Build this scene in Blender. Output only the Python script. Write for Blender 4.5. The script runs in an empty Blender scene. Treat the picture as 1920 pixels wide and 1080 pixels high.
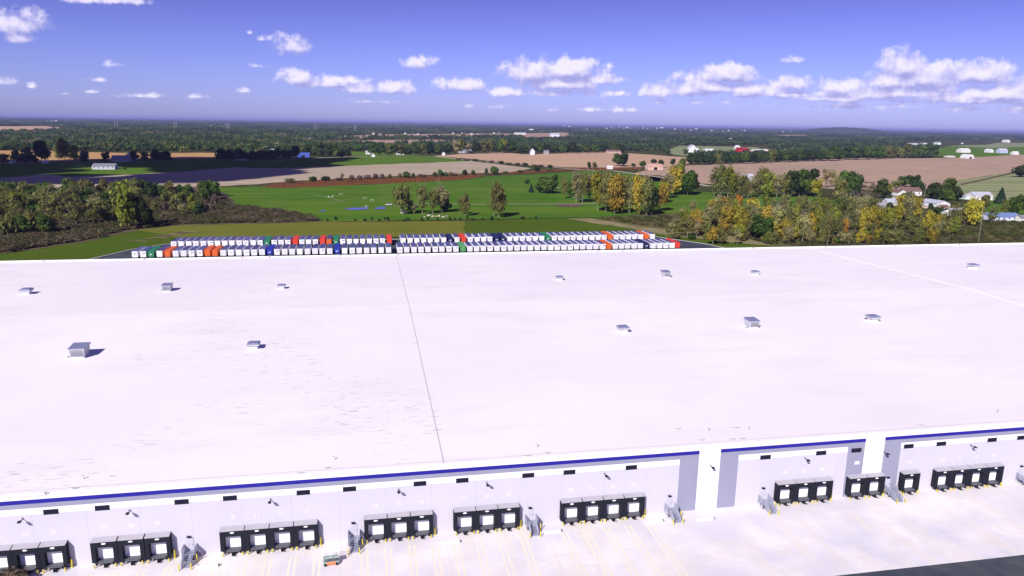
import bpy, math, random
import numpy as np
from mathutils import Vector, Matrix

# ---------------------------------------------------------------- camera, sky, sun, exposure
SC = bpy.context.scene
COL = SC.collection
H = 65.5                       # drone height above the yard
F = 1385.0                     # focal length in photo pixels (1920 wide)
def _cam_axes():
    a = np.array([-960, 216-540, F]); b = np.array([960, 246-540, F])
    n = np.cross(a, b); n /= np.linalg.norm(n)
    if n[1] < 0: n = -n
    up = -n
    vy = np.array([685-960, 226.7-540, F]); vy = vy-up*vy.dot(up); vy /= np.linalg.norm(vy)
    vx = np.cross(vy, up)
    return np.array([vx, vy, up])
R = _cam_axes()
def ray(px, py): return R @ np.array([px-960, py-540, F])
def gp(px, py, z=0.0):
    """point of the land at height z seen in direction px,py from the drone"""
    r = ray(px, py); p = r*((z-H)/r[2]); return (float(p[0]), float(p[1]))
def dist(px, py): x, y = gp(px, py); return math.sqrt(x*x+y*y+H*H)

cam = bpy.data.cameras.new('camera'); camo = bpy.data.objects.new('camera', cam); COL.objects.link(camo)
cam.sensor_width = 36; cam.lens = F/1920*36; cam.clip_start = 1; cam.clip_end = 200000
M = Matrix(((R[0][0], -R[0][1], -R[0][2], 0), (R[1][0], -R[1][1], -R[1][2], 0), (R[2][0], -R[2][1], -R[2][2], H), (0, 0, 0, 1)))
camo.matrix_world = M
SC.camera = camo

SUN_EL = math.radians(36); SUN_AZ = math.radians(36)     # sun stands behind the drone, to the left
sdir = Vector((math.sin(SUN_AZ)*math.cos(SUN_EL), math.cos(SUN_AZ)*math.cos(SUN_EL), -math.sin(SUN_EL)))
sl = bpy.data.lights.new('sun', 'SUN'); sl.energy = 4.4; sl.angle = math.radians(0.53); sl.color = (1.0, 0.95, 0.88)
so = bpy.data.objects.new('sun', sl); COL.objects.link(so); so.rotation_euler = sdir.to_track_quat('-Z', 'Y').to_euler()
so.location = (-100, -100, 400)

SC.view_settings.view_transform = 'Standard'; SC.view_settings.look = 'None'
SC.view_settings.exposure = 0.54; SC.view_settings.gamma = 1.0; SC.view_settings.use_curve_mapping = False
SC.cycles.use_denoising = True
SC.cycles.max_bounces = 6; SC.cycles.diffuse_bounces = 3; SC.cycles.glossy_bounces = 2; SC.cycles.volume_bounces = 0
SC.cycles.transparent_max_bounces = 4

SKY_STRENGTH = 0.069
SKY_LOW = (0.69, 0.74, 1.72)      # colour cast of the air towards the skyline
SKY_HIGH = (0.46, 0.325, 0.90)     # and higher up
HAZE_DENSITY = 3.8e-5
HAZE_COLOR = (0.44, 0.46, 0.97)

CLOUDS = [  # px, py, half width, half height, strength
 (36,48,38,24,.8),(44,74,26,9,.6),(205,2,60,9,.7),(545,90,30,18,.8),(490,74,16,7,.5),(468,62,6,6,.5),
 (556,150,30,15,1.1),(612,158,48,12,1.0),(668,168,36,11,1.0),(740,168,34,13,1.0),(782,120,26,13,.8),
 (60,162,11,7,.7),(120,176,14,4,.5),(182,150,18,5,.5),(260,180,34,6,.7),(208,122,22,7,.4),(8,156,20,9,.6),
 (170,172,12,5,.6),(457,171,12,5,.6),(480,124,14,5,.5),(372,182,30,5,.4),(864,163,40,14,1.0),(946,174,40,11,1.0),
 (1000,138,48,24,1.2),(1066,136,62,22,1.2),(1126,152,36,14,1.1),(1155,175,24,9,.8),(1143,124,12,6,.5),
 (1050,176,90,9,.6),(1236,174,30,13,1.0),(1290,170,50,18,1.0),(1368,144,44,20,1.3),(1340,166,70,16,1.0),
 (1284,148,22,14,.7),(1440,174,60,12,.9),(1492,160,46,17,1.0),(1490,114,16,8,.7),(1536,176,40,12,.9),(1572,166,50,18,1.0),
 (1624,180,60,14,.9),(1690,130,38,27,1.1),(1736,150,52,28,1.2),(1664,154,36,22,1.0),(1790,184,70,13,1.0),
 (1836,142,60,26,1.2),(1872,178,70,17,1.2),(1930,172,50,22,.9),(1760,170,60,18,.8),(1330,192,90,6,.5),(1600,200,160,7,.45),
 (900,200,80,5,.3),(1130,206,120,5,.35),(1860,204,120,8,.5),(700,190,60,5,.35),(1310,90,10,4,.3),(2040,150,70,30,1.0),
 (1480,178,120,9,.9),(1700,176,130,14,1.0),(1560,186,120,7,.8),(1400,168,60,12,1.0),(1060,158,80,14,1.1),(1830,190,120,9,.9),(620,152,60,10,.9),
 (-90,120,60,20,.8),(-140,60,70,30,.8),(2150,90,60,24,.8)]

def build_world():
    w = bpy.data.worlds.new('World'); SC.world = w; w.use_nodes = True
    nt = w.node_tree; nt.nodes.clear(); N = nt.nodes; L = nt.links
    g = bpy.data.node_groups.new('cloud_cover', 'ShaderNodeTree')
    g.interface.new_socket('dir', in_out='INPUT', socket_type='NodeSocketVector')
    g.interface.new_socket('cover', in_out='OUTPUT', socket_type='NodeSocketFloat')
    gn, gl = g.nodes, g.links
    gi = gn.new('NodeGroupInput'); go = gn.new('NodeGroupOutput')
    def vm(op, a, b):
        n = gn.new('ShaderNodeVectorMath'); n.operation = op
        for i, x in enumerate((a, b)):
            if isinstance(x, (tuple, list)): n.inputs[i].default_value = x
            elif x is not None: gl.new(x, n.inputs[i])
        return n
    def ma(op, a, b=None, c=None):
        n = gn.new('ShaderNodeMath'); n.operation = op
        for i, x in enumerate((a, b, c)):
            if isinstance(x, (int, float)): n.inputs[i].default_value = x
            elif x is not None: gl.new(x, n.inputs[i])
        return n.outputs[0]
    nz = gn.new('ShaderNodeTexNoise'); nz.inputs['Scale'].default_value = 46; nz.inputs['Detail'].default_value = 7
    nz.inputs['Roughness'].default_value = 0.62
    gl.new(gi.outputs[0], nz.inputs['Vector'])
    nb = gn.new('ShaderNodeTexNoise'); nb.inputs['Scale'].default_value = 16; nb.inputs['Detail'].default_value = 3
    gl.new(gi.outputs[0], nb.inputs['Vector'])
    best = None
    up = R.T @ np.array([0, 0, 1.0])
    for (px, py, hw, hh, s) in CLOUDS:
        d = ray(px, py); d = d/np.linalg.norm(d)
        rt = R @ np.array([1.0, 0.012, 0]); rt = rt-d*rt.dot(d); rt /= np.linalg.norm(rt)
        uu = np.cross(rt, d)
        k = math.sqrt((px-960)**2+(py-540)**2+F*F)
        a = vm('DOT_PRODUCT', gi.outputs[0], tuple(rt*k/hw)).outputs['Value']
        b = vm('DOT_PRODUCT', gi.outputs[0], tuple(uu*k/hh)).outputs['Value']
        b2 = ma('MAXIMUM', b, ma('MULTIPLY', b, -1.7))
        r = ma('SQRT', ma('ADD', ma('MULTIPLY', a, a), ma('MULTIPLY', b2, b2)))
        m = ma('MULTIPLY', ma('SUBTRACT', 1.66, r), s)
        best = m if best is None else ma('SMOOTH_MAX', best, m, 0.25) if False else ma('MAXIMUM', best, m)
    t = ma('ADD', best, ma('MULTIPLY_ADD', nz.outputs['Fac'], 2.9, -1.66))
    t = ma('ADD', t, ma('MULTIPLY_ADD', nb.outputs['Fac'], 1.2, -.6))
    # only on the half of the sky the clouds stand in
    front = vm('DOT_PRODUCT', gi.outputs[0], tuple(R @ np.array([0, 0, 1.0]))).outputs['Value']
    t = ma('MULTIPLY', t, ma('GREATER_THAN', front, 0.1))
    gl.new(t, go.inputs[0])
    def wm(op, a, b=None, c=None, clamp=False):
        n = N.new('ShaderNodeMath'); n.operation = op; n.use_clamp = clamp
        for i, x in enumerate((a, b, c)):
            if isinstance(x, (int, float)): n.inputs[i].default_value = x
            elif x is not None: L.new(x, n.inputs[i])
        return n.outputs[0]
    tc = N.new('ShaderNodeTexCoord')
    def grp(off):
        src = tc.outputs['Generated']
        if off:
            a = N.new('ShaderNodeVectorMath'); a.operation = 'ADD'; a.inputs[1].default_value = off; L.new(src, a.inputs[0]); src = a.outputs[0]
        q = N.new('ShaderNodeGroup'); q.node_tree = g; L.new(src, q.inputs[0]); return q.outputs[0]
    c0 = grp(None); c1 = grp((-0.004, 0, 0.0085))
    alpha = N.new('ShaderNodeMapRange'); alpha.interpolation_type = 'SMOOTHSTEP'
    alpha.inputs['From Min'].default_value = 0.0; alpha.inputs['From Max'].default_value = 0.85; L.new(c0, alpha.inputs['Value'])
    lit = wm('ADD', wm('MULTIPLY', wm('SUBTRACT', c0, c1), 0.75), 0.40, clamp=True)
    sky = N.new('ShaderNodeTexSky'); sky.sky_type = 'NISHITA'; sky.sun_disc = False
    sky.sun_elevation = SUN_EL; sky.sun_rotation = math.radians(180)+SUN_AZ; sky.altitude = 250
    sky.air_density = 1.0; sky.dust_density = 0.7; sky.ozone_density = 2.0
    tint = N.new('ShaderNodeMix'); tint.data_type = 'RGBA'; tint.blend_type = 'MULTIPLY'; tint.inputs[0].default_value = 1
    L.new(sky.outputs[0], tint.inputs[6])
    sz = N.new('ShaderNodeSeparateXYZ'); L.new(tc.outputs['Generated'], sz.inputs[0])
    el = N.new('ShaderNodeMapRange'); el.inputs[1].default_value = 0.0; el.inputs[2].default_value = 0.17; L.new(sz.outputs[2], el.inputs[0])
    tt = N.new('ShaderNodeMix'); tt.data_type = 'RGBA'; L.new(el.outputs[0], tt.inputs[0]); tt.inputs[6].default_value = (*SKY_LOW, 1); tt.inputs[7].default_value = (*SKY_HIGH, 1)
    L.new(tt.outputs[2], tint.inputs[7])
    cc = N.new('ShaderNodeMix'); cc.data_type = 'RGBA'; L.new(lit, cc.inputs[0])
    cc.inputs[6].default_value = (4.0, 3.9, 7.6, 1); cc.inputs[7].default_value = (10.0, 9.3, 11.5, 1)
    mx = N.new('ShaderNodeMix'); mx.data_type = 'RGBA'; L.new(wm('MULTIPLY', alpha.outputs[0], 0.87), mx.inputs[0])
    L.new(tint.outputs[2], mx.inputs[6]); L.new(cc.outputs[2], mx.inputs[7])
    bg = N.new('ShaderNodeBackground'); bg.inputs['Strength'].default_value = SKY_STRENGTH
    L.new(mx.outputs[2], bg.inputs['Color'])
    out = N.new('ShaderNodeOutputWorld'); L.new(bg.outputs[0], out.inputs['Surface'])
build_world()

# ---------------------------------------------------------------- helpers
rng = random.Random(7)
def tag(o, label=None, cat=None, group=None, kind=None):
    if label: o['label'] = label
    if cat: o['category'] = cat
    if group: o['group'] = group
    if kind: o['kind'] = kind
    return o
def empty(name, loc=(0, 0, 0), rz=0.0):
    o = bpy.data.objects.new(name, None); COL.objects.link(o); o.location = loc; o.rotation_euler = (0, 0, rz)
    o.empty_display_size = 0.5
    return o
def link(name, me, parent=None, loc=None):
    o = bpy.data.objects.new(name, me); COL.objects.link(o)
    if parent: o.parent = parent
    if loc: o.location = loc
    return o
def copy_tree(o, parent=None):
    c = o.copy(); COL.objects.link(c); c.parent = parent
    for ch in o.children: copy_tree(ch, c)
    return c
def ordn(n):
    return '%d%s' % (n, 'th' if 10 <= n % 100 <= 20 else {1: 'st', 2: 'nd', 3: 'rd'}.get(n % 10, 'th'))

class MB:
    def __init__(s): s.v = []; s.f = []; s.m = []; s.mats = []
    def mi(s, mat):
        if mat not in s.mats: s.mats.append(mat)
        return s.mats.index(mat)
    def add(s, vs, fs, mat=None):
        b = len(s.v); s.v += [tuple(x) for x in vs]; s.f += [tuple(b+i for i in f) for f in fs]
        s.m += [s.mi(mat)]*len(fs); return s
    def box(s, x0, x1, y0, y1, z0, z1, mat=None, top=None, skip=''):
        vs = [(x0, y0, z0), (x1, y0, z0), (x1, y1, z0), (x0, y1, z0), (x0, y0, z1), (x1, y0, z1), (x1, y1, z1), (x0, y1, z1)]
        fs = [(0, 3, 2, 1), (4, 5, 6, 7), (0, 1, 5, 4), (1, 2, 6, 5), (2, 3, 7, 6), (3, 0, 4, 7)]
        return s.add(vs, fs, mat)
    def taper(s, z0, r0, z1, r1, mat=None):   # r = (x0,x1,y0,y1)
        vs = [(r0[0], r0[2], z0), (r0[1], r0[2], z0), (r0[1], r0[3], z0), (r0[0], r0[3], z0),
              (r1[0], r1[2], z1), (r1[1], r1[2], z1), (r1[1], r1[3], z1), (r1[0], r1[3], z1)]
        fs = [(0, 3, 2, 1), (4, 5, 6, 7), (0, 1, 5, 4), (1, 2, 6, 5), (2, 3, 7, 6), (3, 0, 4, 7)]
        return s.add(vs, fs, mat)
    def tube(s, p, q, r, r2=None, n=8, mat=None):
        p = Vector(p); q = Vector(q); r2 = r if r2 is None else r2
        d = (q-p).normalized(); a = d.orthogonal().normalized(); b = d.cross(a)
        vs = []
        for c, rr in ((p, r), (q, r2)):
            for i in range(n):
                t = 2*math.pi*i/n; vs.append(c+(a*math.cos(t)+b*math.sin(t))*rr)
        fs = [(i, (i+1) % n, n+(i+1) % n, n+i) for i in range(n)]+[tuple(range(n-1, -1, -1)), tuple(range(n, 2*n))]
        return s.add(vs, fs, mat)
    def poly(s, pts, z, mat=None):
        a = sum(pts[i][0]*pts[(i+1) % len(pts)][1]-pts[(i+1) % len(pts)][0]*pts[i][1] for i in range(len(pts)))
        if a < 0: pts = pts[::-1]
        return s.add([(x, y, z) for x, y in pts], [tuple(range(len(pts)))], mat)
    def mesh(s, name, mat=None, smooth=False):
        me = bpy.data.meshes.new(name); me.from_pydata(s.v, [], s.f)
        ms = [m if m is not None else mat for m in s.mats]
        for m in ms: me.materials.append(m)
        for p, i in zip(me.polygons, s.m): p.material_index = i; p.use_smooth = smooth
        me.update(); return me
    def build(s, name, mat=None, parent=None, loc=None, smooth=False):
        return link(name, s.mesh(name, mat, smooth), parent, loc)

def pmat(name, col, rough=0.8, metal=0.0, var=0.0, scale=1.0, col2=None, detail=4.0, obj=False, attr=False, spec=0.3, orand=0.0, stretch=None):
    m = bpy.data.materials.new(name); m.use_nodes = True; nt = m.node_tree; N = nt.nodes; L = nt.links
    b = N['Principled BSDF']; b.inputs['Roughness'].default_value = rough; b.inputs['Metallic'].default_value = metal
    b.inputs['Specular IOR Level'].default_value = spec
    c2 = col2 or tuple(min(1, c*(1-var)) for c in col)
    mx = N.new('ShaderNodeMix'); mx.data_type = 'RGBA'; mx.inputs[6].default_value = (*col, 1); mx.inputs[7].default_value = (*c2, 1)
    nz = N.new('ShaderNodeTexNoise'); nz.inputs['Scale'].default_value = scale; nz.inputs['Detail'].default_value = detail
    tc = N.new('ShaderNodeTexCoord'); src = tc.outputs['Object']
    if stretch:
        mp = N.new('ShaderNodeMapping'); mp.inputs['Scale'].default_value = stretch; L.new(src, mp.inputs[0]); src = mp.outputs[0]
    L.new(src, nz.inputs['Vector'])
    mr = N.new('ShaderNodeMapRange'); mr.inputs[1].default_value = 0.35; mr.inputs[2].default_value = 0.65; L.new(nz.outputs['Fac'], mr.inputs[0])
    L.new(mr.outputs[0], mx.inputs[0])
    out = mx.outputs[2]
    if attr:
        at = N.new('ShaderNodeAttribute'); at.attribute_name = 'Col'
        q = N.new('ShaderNodeMix'); q.data_type = 'RGBA'; q.blend_type = 'MULTIPLY'; q.inputs[0].default_value = 1
        L.new(out, q.inputs[6]); L.new(at.outputs['Color'], q.inputs[7]); out = q.outputs[2]
    if orand:
        oi = N.new('ShaderNodeObjectInfo'); hs = N.new('ShaderNodeHueSaturation')
        a = N.new('ShaderNodeMapRange'); a.inputs[3].default_value = 0.5-orand*0.10; a.inputs[4].default_value = 0.5+orand*0.10; L.new(oi.outputs['Random'], a.inputs[0])
        v = N.new('ShaderNodeMapRange'); v.inputs[3].default_value = 1-orand; v.inputs[4].default_value = 1+orand
        fr = N.new('ShaderNodeMath'); fr.operation = 'MULTIPLY'; fr.inputs[1].default_value = 7.3; L.new(oi.outputs['Random'], fr.inputs[0])
        f2 = N.new('ShaderNodeMath'); f2.operation = 'FRACT'; L.new(fr.outputs[0], f2.inputs[0]); L.new(f2.outputs[0], v.inputs[0])
        L.new(a.outputs[0], hs.inputs['Hue']); L.new(v.outputs[0], hs.inputs['Value']); L.new(out, hs.inputs['Color']); out = hs.outputs[0]
    L.new(out, b.inputs['Base Color'])
    return m

MT = dict(
 white=pmat('white_paint', (.80, .78, .80), .6, var=.05, scale=.3),
 pale=pmat('pale_wall_paint', (.50, .49, .56), .7, var=.05, scale=.15),
 grey=pmat('grey_wall_paint', (.27, .275, .37), .7, var=.05, scale=.3),
 blue=pmat('blue_stripe_paint', (.016, .014, .27), .5, var=.1, scale=.5),
 black=pmat('black_fabric', (.007, .009, .018), .8, var=.3, scale=2),
 dark=pmat('dark_opening', (.01, .01, .03), .5),
 canopy=pmat('canopy_sheet', (.38, .37, .41), .6, var=.08, scale=1),
 steel=pmat('galvanised_steel', (.38, .40, .50), .55, .3, var=.15, scale=2),
 plate=pmat('steel_plate', (.13, .135, .16), .6, .2, var=.3, scale=4),
 bright=pmat('bright_door_paint', (.88, .87, .90), .5, var=.04, scale=1),
 yellow=pmat('yellow_paint', (.66, .55, .04), .5, var=.15, scale=3),
 galv=pmat('sheet_metal_hood', (.36, .37, .54), .45, .5, var=.15, scale=1.5),
 unitw=pmat('unit_casing', (.48, .49, .54), .6, .1, var=.1, scale=3),
 rubber=pmat('tyre_rubber', (.015, .015, .018), .9),
 orange=pmat('orange_trailer_paint', (.72, .13, .015), .5, var=.12, scale=.6),
 red=pmat('red_trailer_paint', (.72, .05, .02), .5, var=.12, scale=.6),
 green=pmat('green_trailer_paint', (.02, .22, .09), .5, var=.2, scale=.6),
 lgreen=pmat('light_green_trailer_paint', (.10, .36, .12), .5, var=.15, scale=.6),
 tblue=pmat('blue_trailer_paint', (.02, .035, .38), .5, var=.2, scale=.6),
 navy=pmat('navy_trailer_paint', (.012, .02, .09), .5, var=.2, scale=.6),
 troof=pmat('trailer_roof_sheet', (.13, .135, .33), .5, .35, var=.25, scale=.4, orand=.25),
 tside=pmat('trailer_white_side', (.74, .74, .80), .5, var=.08, scale=.5),
 trear=pmat('trailer_white_door', (.82, .81, .84), .5, var=.04, scale=.5),
 rods=pmat('door_rods', (.22, .22, .32), .5, .3),
 logo=pmat('trailer_lettering', (.05, .06, .25), .6),
 logor=pmat('trailer_red_mark', (.5, .05, .05), .6),
 glass=pmat('window_glass', (.03, .04, .06), .1, spec=.6),
 wood=pmat('bark', (.16, .13, .10), .9, var=.4, scale=4),
 palewood=pmat('pale_bark', (.27, .245, .20), .9, var=.3, scale=4),
)

# ---------------------------------------------------------------- ground, fields, roads
def field_mat(name, c1, c2, scale=.02, stripes=None, c3=None, s2=.15):
    m = bpy.data.materials.new(name); m.use_nodes = True; nt = m.node_tree; N = nt.nodes; L = nt.links
    b = N['Principled BSDF']; b.inputs['Roughness'].default_value = 1; b.inputs['Specular IOR Level'].default_value = 0
    tc = N.new('ShaderNodeTexCoord')
    def noise(s, d=5, vec=None):
        n = N.new('ShaderNodeTexNoise'); n.inputs['Scale'].default_value = s; n.inputs['Detail'].default_value = d
        L.new(vec or tc.outputs['Object'], n.inputs['Vector'])
        r = N.new('ShaderNodeMapRange'); r.inputs[1].default_value = .36; r.inputs[2].default_value = .64; L.new(n.outputs['Fac'], r.inputs[0]); return r.outputs[0]
    def mix(f, a, c, bt='MIX'):
        q = N.new('ShaderNodeMix'); q.data_type = 'RGBA'; q.blend_type = bt
        if isinstance(f, float): q.inputs[0].default_value = f
        else: L.new(f, q.inputs[0])
        for i, x in ((6, a), (7, c)):
            if isinstance(x, tuple): q.inputs[i].default_value = (*x, 1)
            else: L.new(x, q.inputs[i])
        return q.outputs[2]
    o = mix(noise(scale), c1, c2)
    c3 = c3 or tuple(x*.78 for x in c1)
    f = noise(s2, 6)
    h = N.new('ShaderNodeMath'); h.operation = 'MULTIPLY'; h.inputs[1].default_value = .55; L.new(f, h.inputs[0])
    o = mix(h.outputs[0], o, c3)
    if stripes:
        ang, per, amt, sc = stripes
        mp = N.new('ShaderNodeMapping'); mp.inputs['Rotation'].default_value = (0, 0, ang); L.new(tc.outputs['Object'], mp.inputs[0])
        mp.inputs['Scale'].default_value = (.02, 1, 1)
        n = noise(1/per, 2, mp.outputs[0])
        k = N.new('ShaderNodeMath'); k.operation = 'MULTIPLY'; k.inputs[1].default_value = amt; L.new(n, k.inputs[0])
        o = mix(k.outputs[0], o, sc)
    L.new(o, b.inputs['Base Color']); return m

def structure(name, mb, mat):
    o = mb.build(name, mat); o['kind'] = 'structure'; return o

G = MB(); S = 90000
G.add([(-S, -S, 0), (S, -S, 0), (S, S, 0), (-S, S, 0)], [(0, 1, 2, 3)])
structure('ground', G, field_mat('wild_ground', (.052, .066, .020), (.085, .075, .035), .012, c3=(.03, .045, .018), s2=.06))

def smooth_poly(px, jitter=0.0, seed=1, step=26):
    """refine a polygon given in view directions into ground points with a slightly uneven edge"""
    r = random.Random(seed); out = []
    n = len(px)
    for i in range(n):
        a, b = px[i], px[(i+1) % n]; L_ = math.hypot(a[0]-b[0], (a[1]-b[1])*6); k = max(1, int(L_/step))
        for j in range(k):
            t = j/k; x = a[0]+(b[0]-a[0])*t; y = a[1]+(b[1]-a[1])*t
            x += r.uniform(-3, 3)*jitter; y += r.uniform(-.5, .5)*jitter
            out.append(gp(x, y))
    return out
CLEAR = []
def field(name, px, z, mat, jitter=1.0, clear=True):
    if clear: CLEAR.append(px)
    mb = MB(); mb.poly(smooth_poly(px, jitter, len(px)+int(px[0][0])), z)
    return structure(name, mb, mat)

m_tan = field_mat('bare_tan_soil', (.45, .305, .20), (.51, .35, .235), .008, (0.15, 9, .5, (.41, .26, .17)))
m_brown = field_mat('harvested_brown_soil', (.36, .26, .19), (.44, .30, .20), .006, (0.2, 12, .5, (.33, .24, .19)), s2=.03)
m_orange = field_mat('ripe_orange_field', (.42, .25, .10), (.36, .21, .10), .01, (0.1, 10, .6, (.5, .33, .17)))
m_plow = field_mat('dry_stubble_soil', (.40, .33, .25), (.45, .36, .27), .008, (0.06, 14, .5, (.25, .21, .13)))
m_red = field_mat('reddish_weed_strip', (.20, .065, .022), (.14, .06, .03), .03, c3=(.09, .06, .02), s2=.1)
m_lawn = field_mat('sports_grass', (.060, .135, .010), (.085, .17, .013), .012, (0.05, 16, .5, (.034, .105, .016)), c3=(.125, .175, .03), s2=.022)
m_crop = field_mat('green_crop', (.085, .17, .015), (.10, .17, .02), .01, (0.05, 12, .4, (.07, .12, .015)))
m_mown = field_mat('mown_dark_grass', (.055, .108, .010), (.07, .12, .012), .02, (0.12, 7, .5, (.04, .075, .01)), c3=(.10, .105, .014), s2=.09)
m_olive = field_mat('dry_olive_grass', (.12, .145, .022), (.095, .13, .018), .03, (0, 9, .6, (.16, .15, .03)), c3=(.15, .135, .022), s2=.12)
m_hay = field_mat('striped_hay_meadow', (.17, .21, .085), (.20, .235, .10), .01, (0.12, 11, .9, (.30, .30, .17)))
m_pale = field_mat('pale_far_meadow', (.20, .24, .11), (.23, .25, .14), .004)
m_scrub = field_mat('brush_floor', (.15, .105, .085), (.11, .09, .055), .03, c3=(.06, .055, .035), s2=.12)
m_wet = field_mat('olive_scrub_floor', (.11, .12, .032), (.14, .105, .05), .03, c3=(.07, .09, .025), s2=.1)
m_sand = field_mat('pale_sand', (.24, .20, .11), (.13, .13, .05), .08, c3=(.30, .24, .15))
m_gravel = field_mat('gravel_path', (.42, .38, .30), (.36, .33, .26), .1)
m_asph = field_mat('asphalt_surface', (.055, .065, .085), (.085, .09, .105), .06, c3=(.035, .045, .06), s2=.3)

field('field', [(-160, 240), (-10, 236), (90, 237), (142, 241), (110, 244), (40, 248), (-40, 250), (-160, 252)], .25, m_tan)
field('field', [(-160, 283), (0, 283), (60, 282), (130, 284), (200, 286.5), (300, 287), (430, 287), (432, 291), (390, 297), (200, 300), (90, 306), (-20, 309), (-160, 311)], .30, m_orange)
field('meadow', [(-160, 310), (0, 307), (90, 304), (200, 300), (400, 298), (470, 299), (480, 303), (440, 314), (340, 322), (250, 327), (130, 332), (85, 327), (0, 334), (-160, 338)], .35, m_crop)
field('field', [(-160, 338), (0, 334), (85, 327), (130, 332), (250, 327), (340, 322), (440, 314), (520, 316), (650, 311), (860, 303), (885, 302), (1000, 316), (960, 323), (900, 325), (760, 330), (560, 339), (480, 346), (400, 350), (200, 352), (0, 352), (-160, 354)], .30, m_plow)
field('meadow', [(470, 299), (560, 297), (700, 293), (775, 292.5), (815, 294), (862, 300), (885, 302), (860, 303), (650, 311), (520, 316), (440, 314), (480, 303)], .40, m_crop)
field('field', [(485, 351), (520, 344), (600, 338), (760, 332), (905, 327), (912, 331), (868, 338), (720, 345), (600, 351), (520, 354)], .45, m_red)
field('field', [(900, 326), (1000, 321), (1080, 316), (1200, 314), (1200, 318), (1080, 320), (960, 327)], .42, m_red)
field('lawn', [(392, 353), (480, 350), (520, 354), (700, 346), (868, 338), (912, 331), (1000, 327), (1110, 320), (1240, 330), (1310, 360), (1480, 366), (1570, 372), (1570, 397), (1330, 402), (1240, 400), (1120, 408), (960, 411), (740, 414), (600, 417), (580, 405), (520, 394), (440, 385), (430, 365)], .35, m_lawn)
field('field', [(812, 292), (940, 286), (1000, 290), (1060, 287), (1130, 285), (1200, 289), (1290, 295), (1320, 300), (1310, 304), (1250, 313), (1140, 315), (1060, 314), (1000, 311), (900, 300)], .35, m_tan)
field('field', [(1230, 316), (1300, 309), (1480, 302), (1610, 297), (1700, 297), (1780, 297), (1920, 290), (2120, 283), (2120, 312), (1915, 320), (1800, 338), (1770, 352), (1700, 358), (1600, 356), (1450, 350), (1300, 344), (1220, 340), (1190, 325)], .35, m_brown)
m_tan2 = field_mat('distant_tan_soil', (.33, .225, .165), (.40, .27, .20), .004)
field('field', [(640, 256), (700, 252), (960, 250.5), (1062, 248), (1072, 251), (1060, 260), (1000, 261), (960, 256), (800, 257.5), (640, 260)], .35, m_tan2)
field('field', [(556, 269), (620, 264), (760, 262), (870, 263), (900, 266), (760, 271), (700, 275), (620, 272)], .35, m_tan2)
field('meadow', [(600, 248), (700, 246.5), (740, 247), (690, 249)], .35, m_tan2)
field('meadow', [(380, 238), (410, 237.6), (440, 238.6), (400, 239.6)], .35, m_tan2)
field('meadow', [(1130, 258), (1250, 261), (1300, 262), (1250, 264), (1140, 261)], .35, m_tan2)
field('meadow', [(1400, 252), (1500, 253), (1560, 256), (1470, 257)], .35, m_tan2)
field('meadow', [(1768, 350), (1800, 338), (1915, 320), (2120, 312), (2120, 366), (1920, 374), (1850, 379), (1780, 370)], .40, m_hay)
field('lawn', [(1796, 396), (1808, 385), (1850, 379), (1920, 374), (2120, 366), (2120, 402), (1920, 409), (1810, 410)], .45, m_lawn)
field('meadow', [(1740, 290), (1752, 282), (1780, 273), (1850, 271), (1920, 271), (2120, 268), (2120, 281), (1920, 290), (1800, 297)], .40, m_crop)
field('meadow', [(1780, 274), (1850, 271.5), (1870, 268), (1945, 268), (1940, 274), (1860, 278)], .45, m_pale)
field('meadow', [(1250, 282), (1275, 273), (1340, 275), (1420, 276), (1440, 283), (1400, 290), (1300, 294), (1260, 290)], .40, m_pale)
field('meadow', [(1345, 277), (1480, 280), (1470, 285), (1400, 293), (1350, 292)], .45, m_pale)
field('field', [(1400, 282), (1440, 280), (1450, 287), (1410, 289)], .5, m_tan)
field('meadow', [(660, 292), (640, 287), (650, 284), (700, 285), (790, 290), (760, 293)], .30, m_crop)
# rough floor of the wood on the left and of the autumn belt on the right
field('brush_ground', [(-160, 354), (0, 352), (400, 350), (430, 365), (440, 385), (520, 394), (580, 405), (602, 417), (330, 425), (160, 455), (0, 484), (-160, 510)], .20, m_scrub, clear=False)
field('brush_ground', [(1120, 408), (1240, 400), (1330, 402), (1570, 397), (1800, 396), (1810, 410), (2120, 402), (2120, 480), (1500, 480), (1400, 458), (1280, 442), (1160, 425)], .20, m_wet, clear=False)
# mown ground round the trailer yard
def gfield(name, pts, z, mat):
    mb = MB(); mb.poly(pts, z); return structure(name, mb, mat)
field('grass_verge', [(-160, 520), (-160, 497), (0, 478), (160, 455), (240, 436), (330, 424), (600, 417), (870, 415), (872, 440), (700, 446), (330, 446), (300, 470), (260, 520)], .25, m_mown, .5, clear=False)
field('grass_verge', [(868, 415), (1120, 408), (1160, 420), (1280, 441), (1400, 457), (1500, 470), (1530, 500), (1200, 500), (1150, 447), (868, 441)], .27, m_mown, .5, clear=False)
field('dry_grass', [(250, 432), (330, 424), (600, 417), (870, 415), (872, 441), (700, 447), (330, 447), (300, 440)], .32, m_olive, 1.0, clear=False)
field('sand_bank', [(1062, 411), (1110, 410), (1165, 420), (1230, 430), (1290, 436), (1350, 440), (1400, 449), (1440, 458), (1460, 464), (1390, 457), (1300, 448), (1220, 436), (1150, 424), (1090, 416)], .33, m_sand, 2.0, clear=False)
def strip(name, px, w, z, mat, smoothz=None):
    pts = [Vector((*gp(*p), 0)) for p in px]; mb = MB(); vs = []
    for i, p in enumerate(pts):
        d = (pts[min(i+1, len(pts)-1)]-pts[max(i-1, 0)]).normalized(); n = Vector((-d.y, d.x, 0))*w/2
        vs += [(*(p+n).xy, z), (*(p-n).xy, z)]
    mb.add(vs, [(2*i, 2*i+1, 2*i+3, 2*i+2) for i in range(len(pts)-1)])
    return structure(name, mb, mat)
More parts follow.
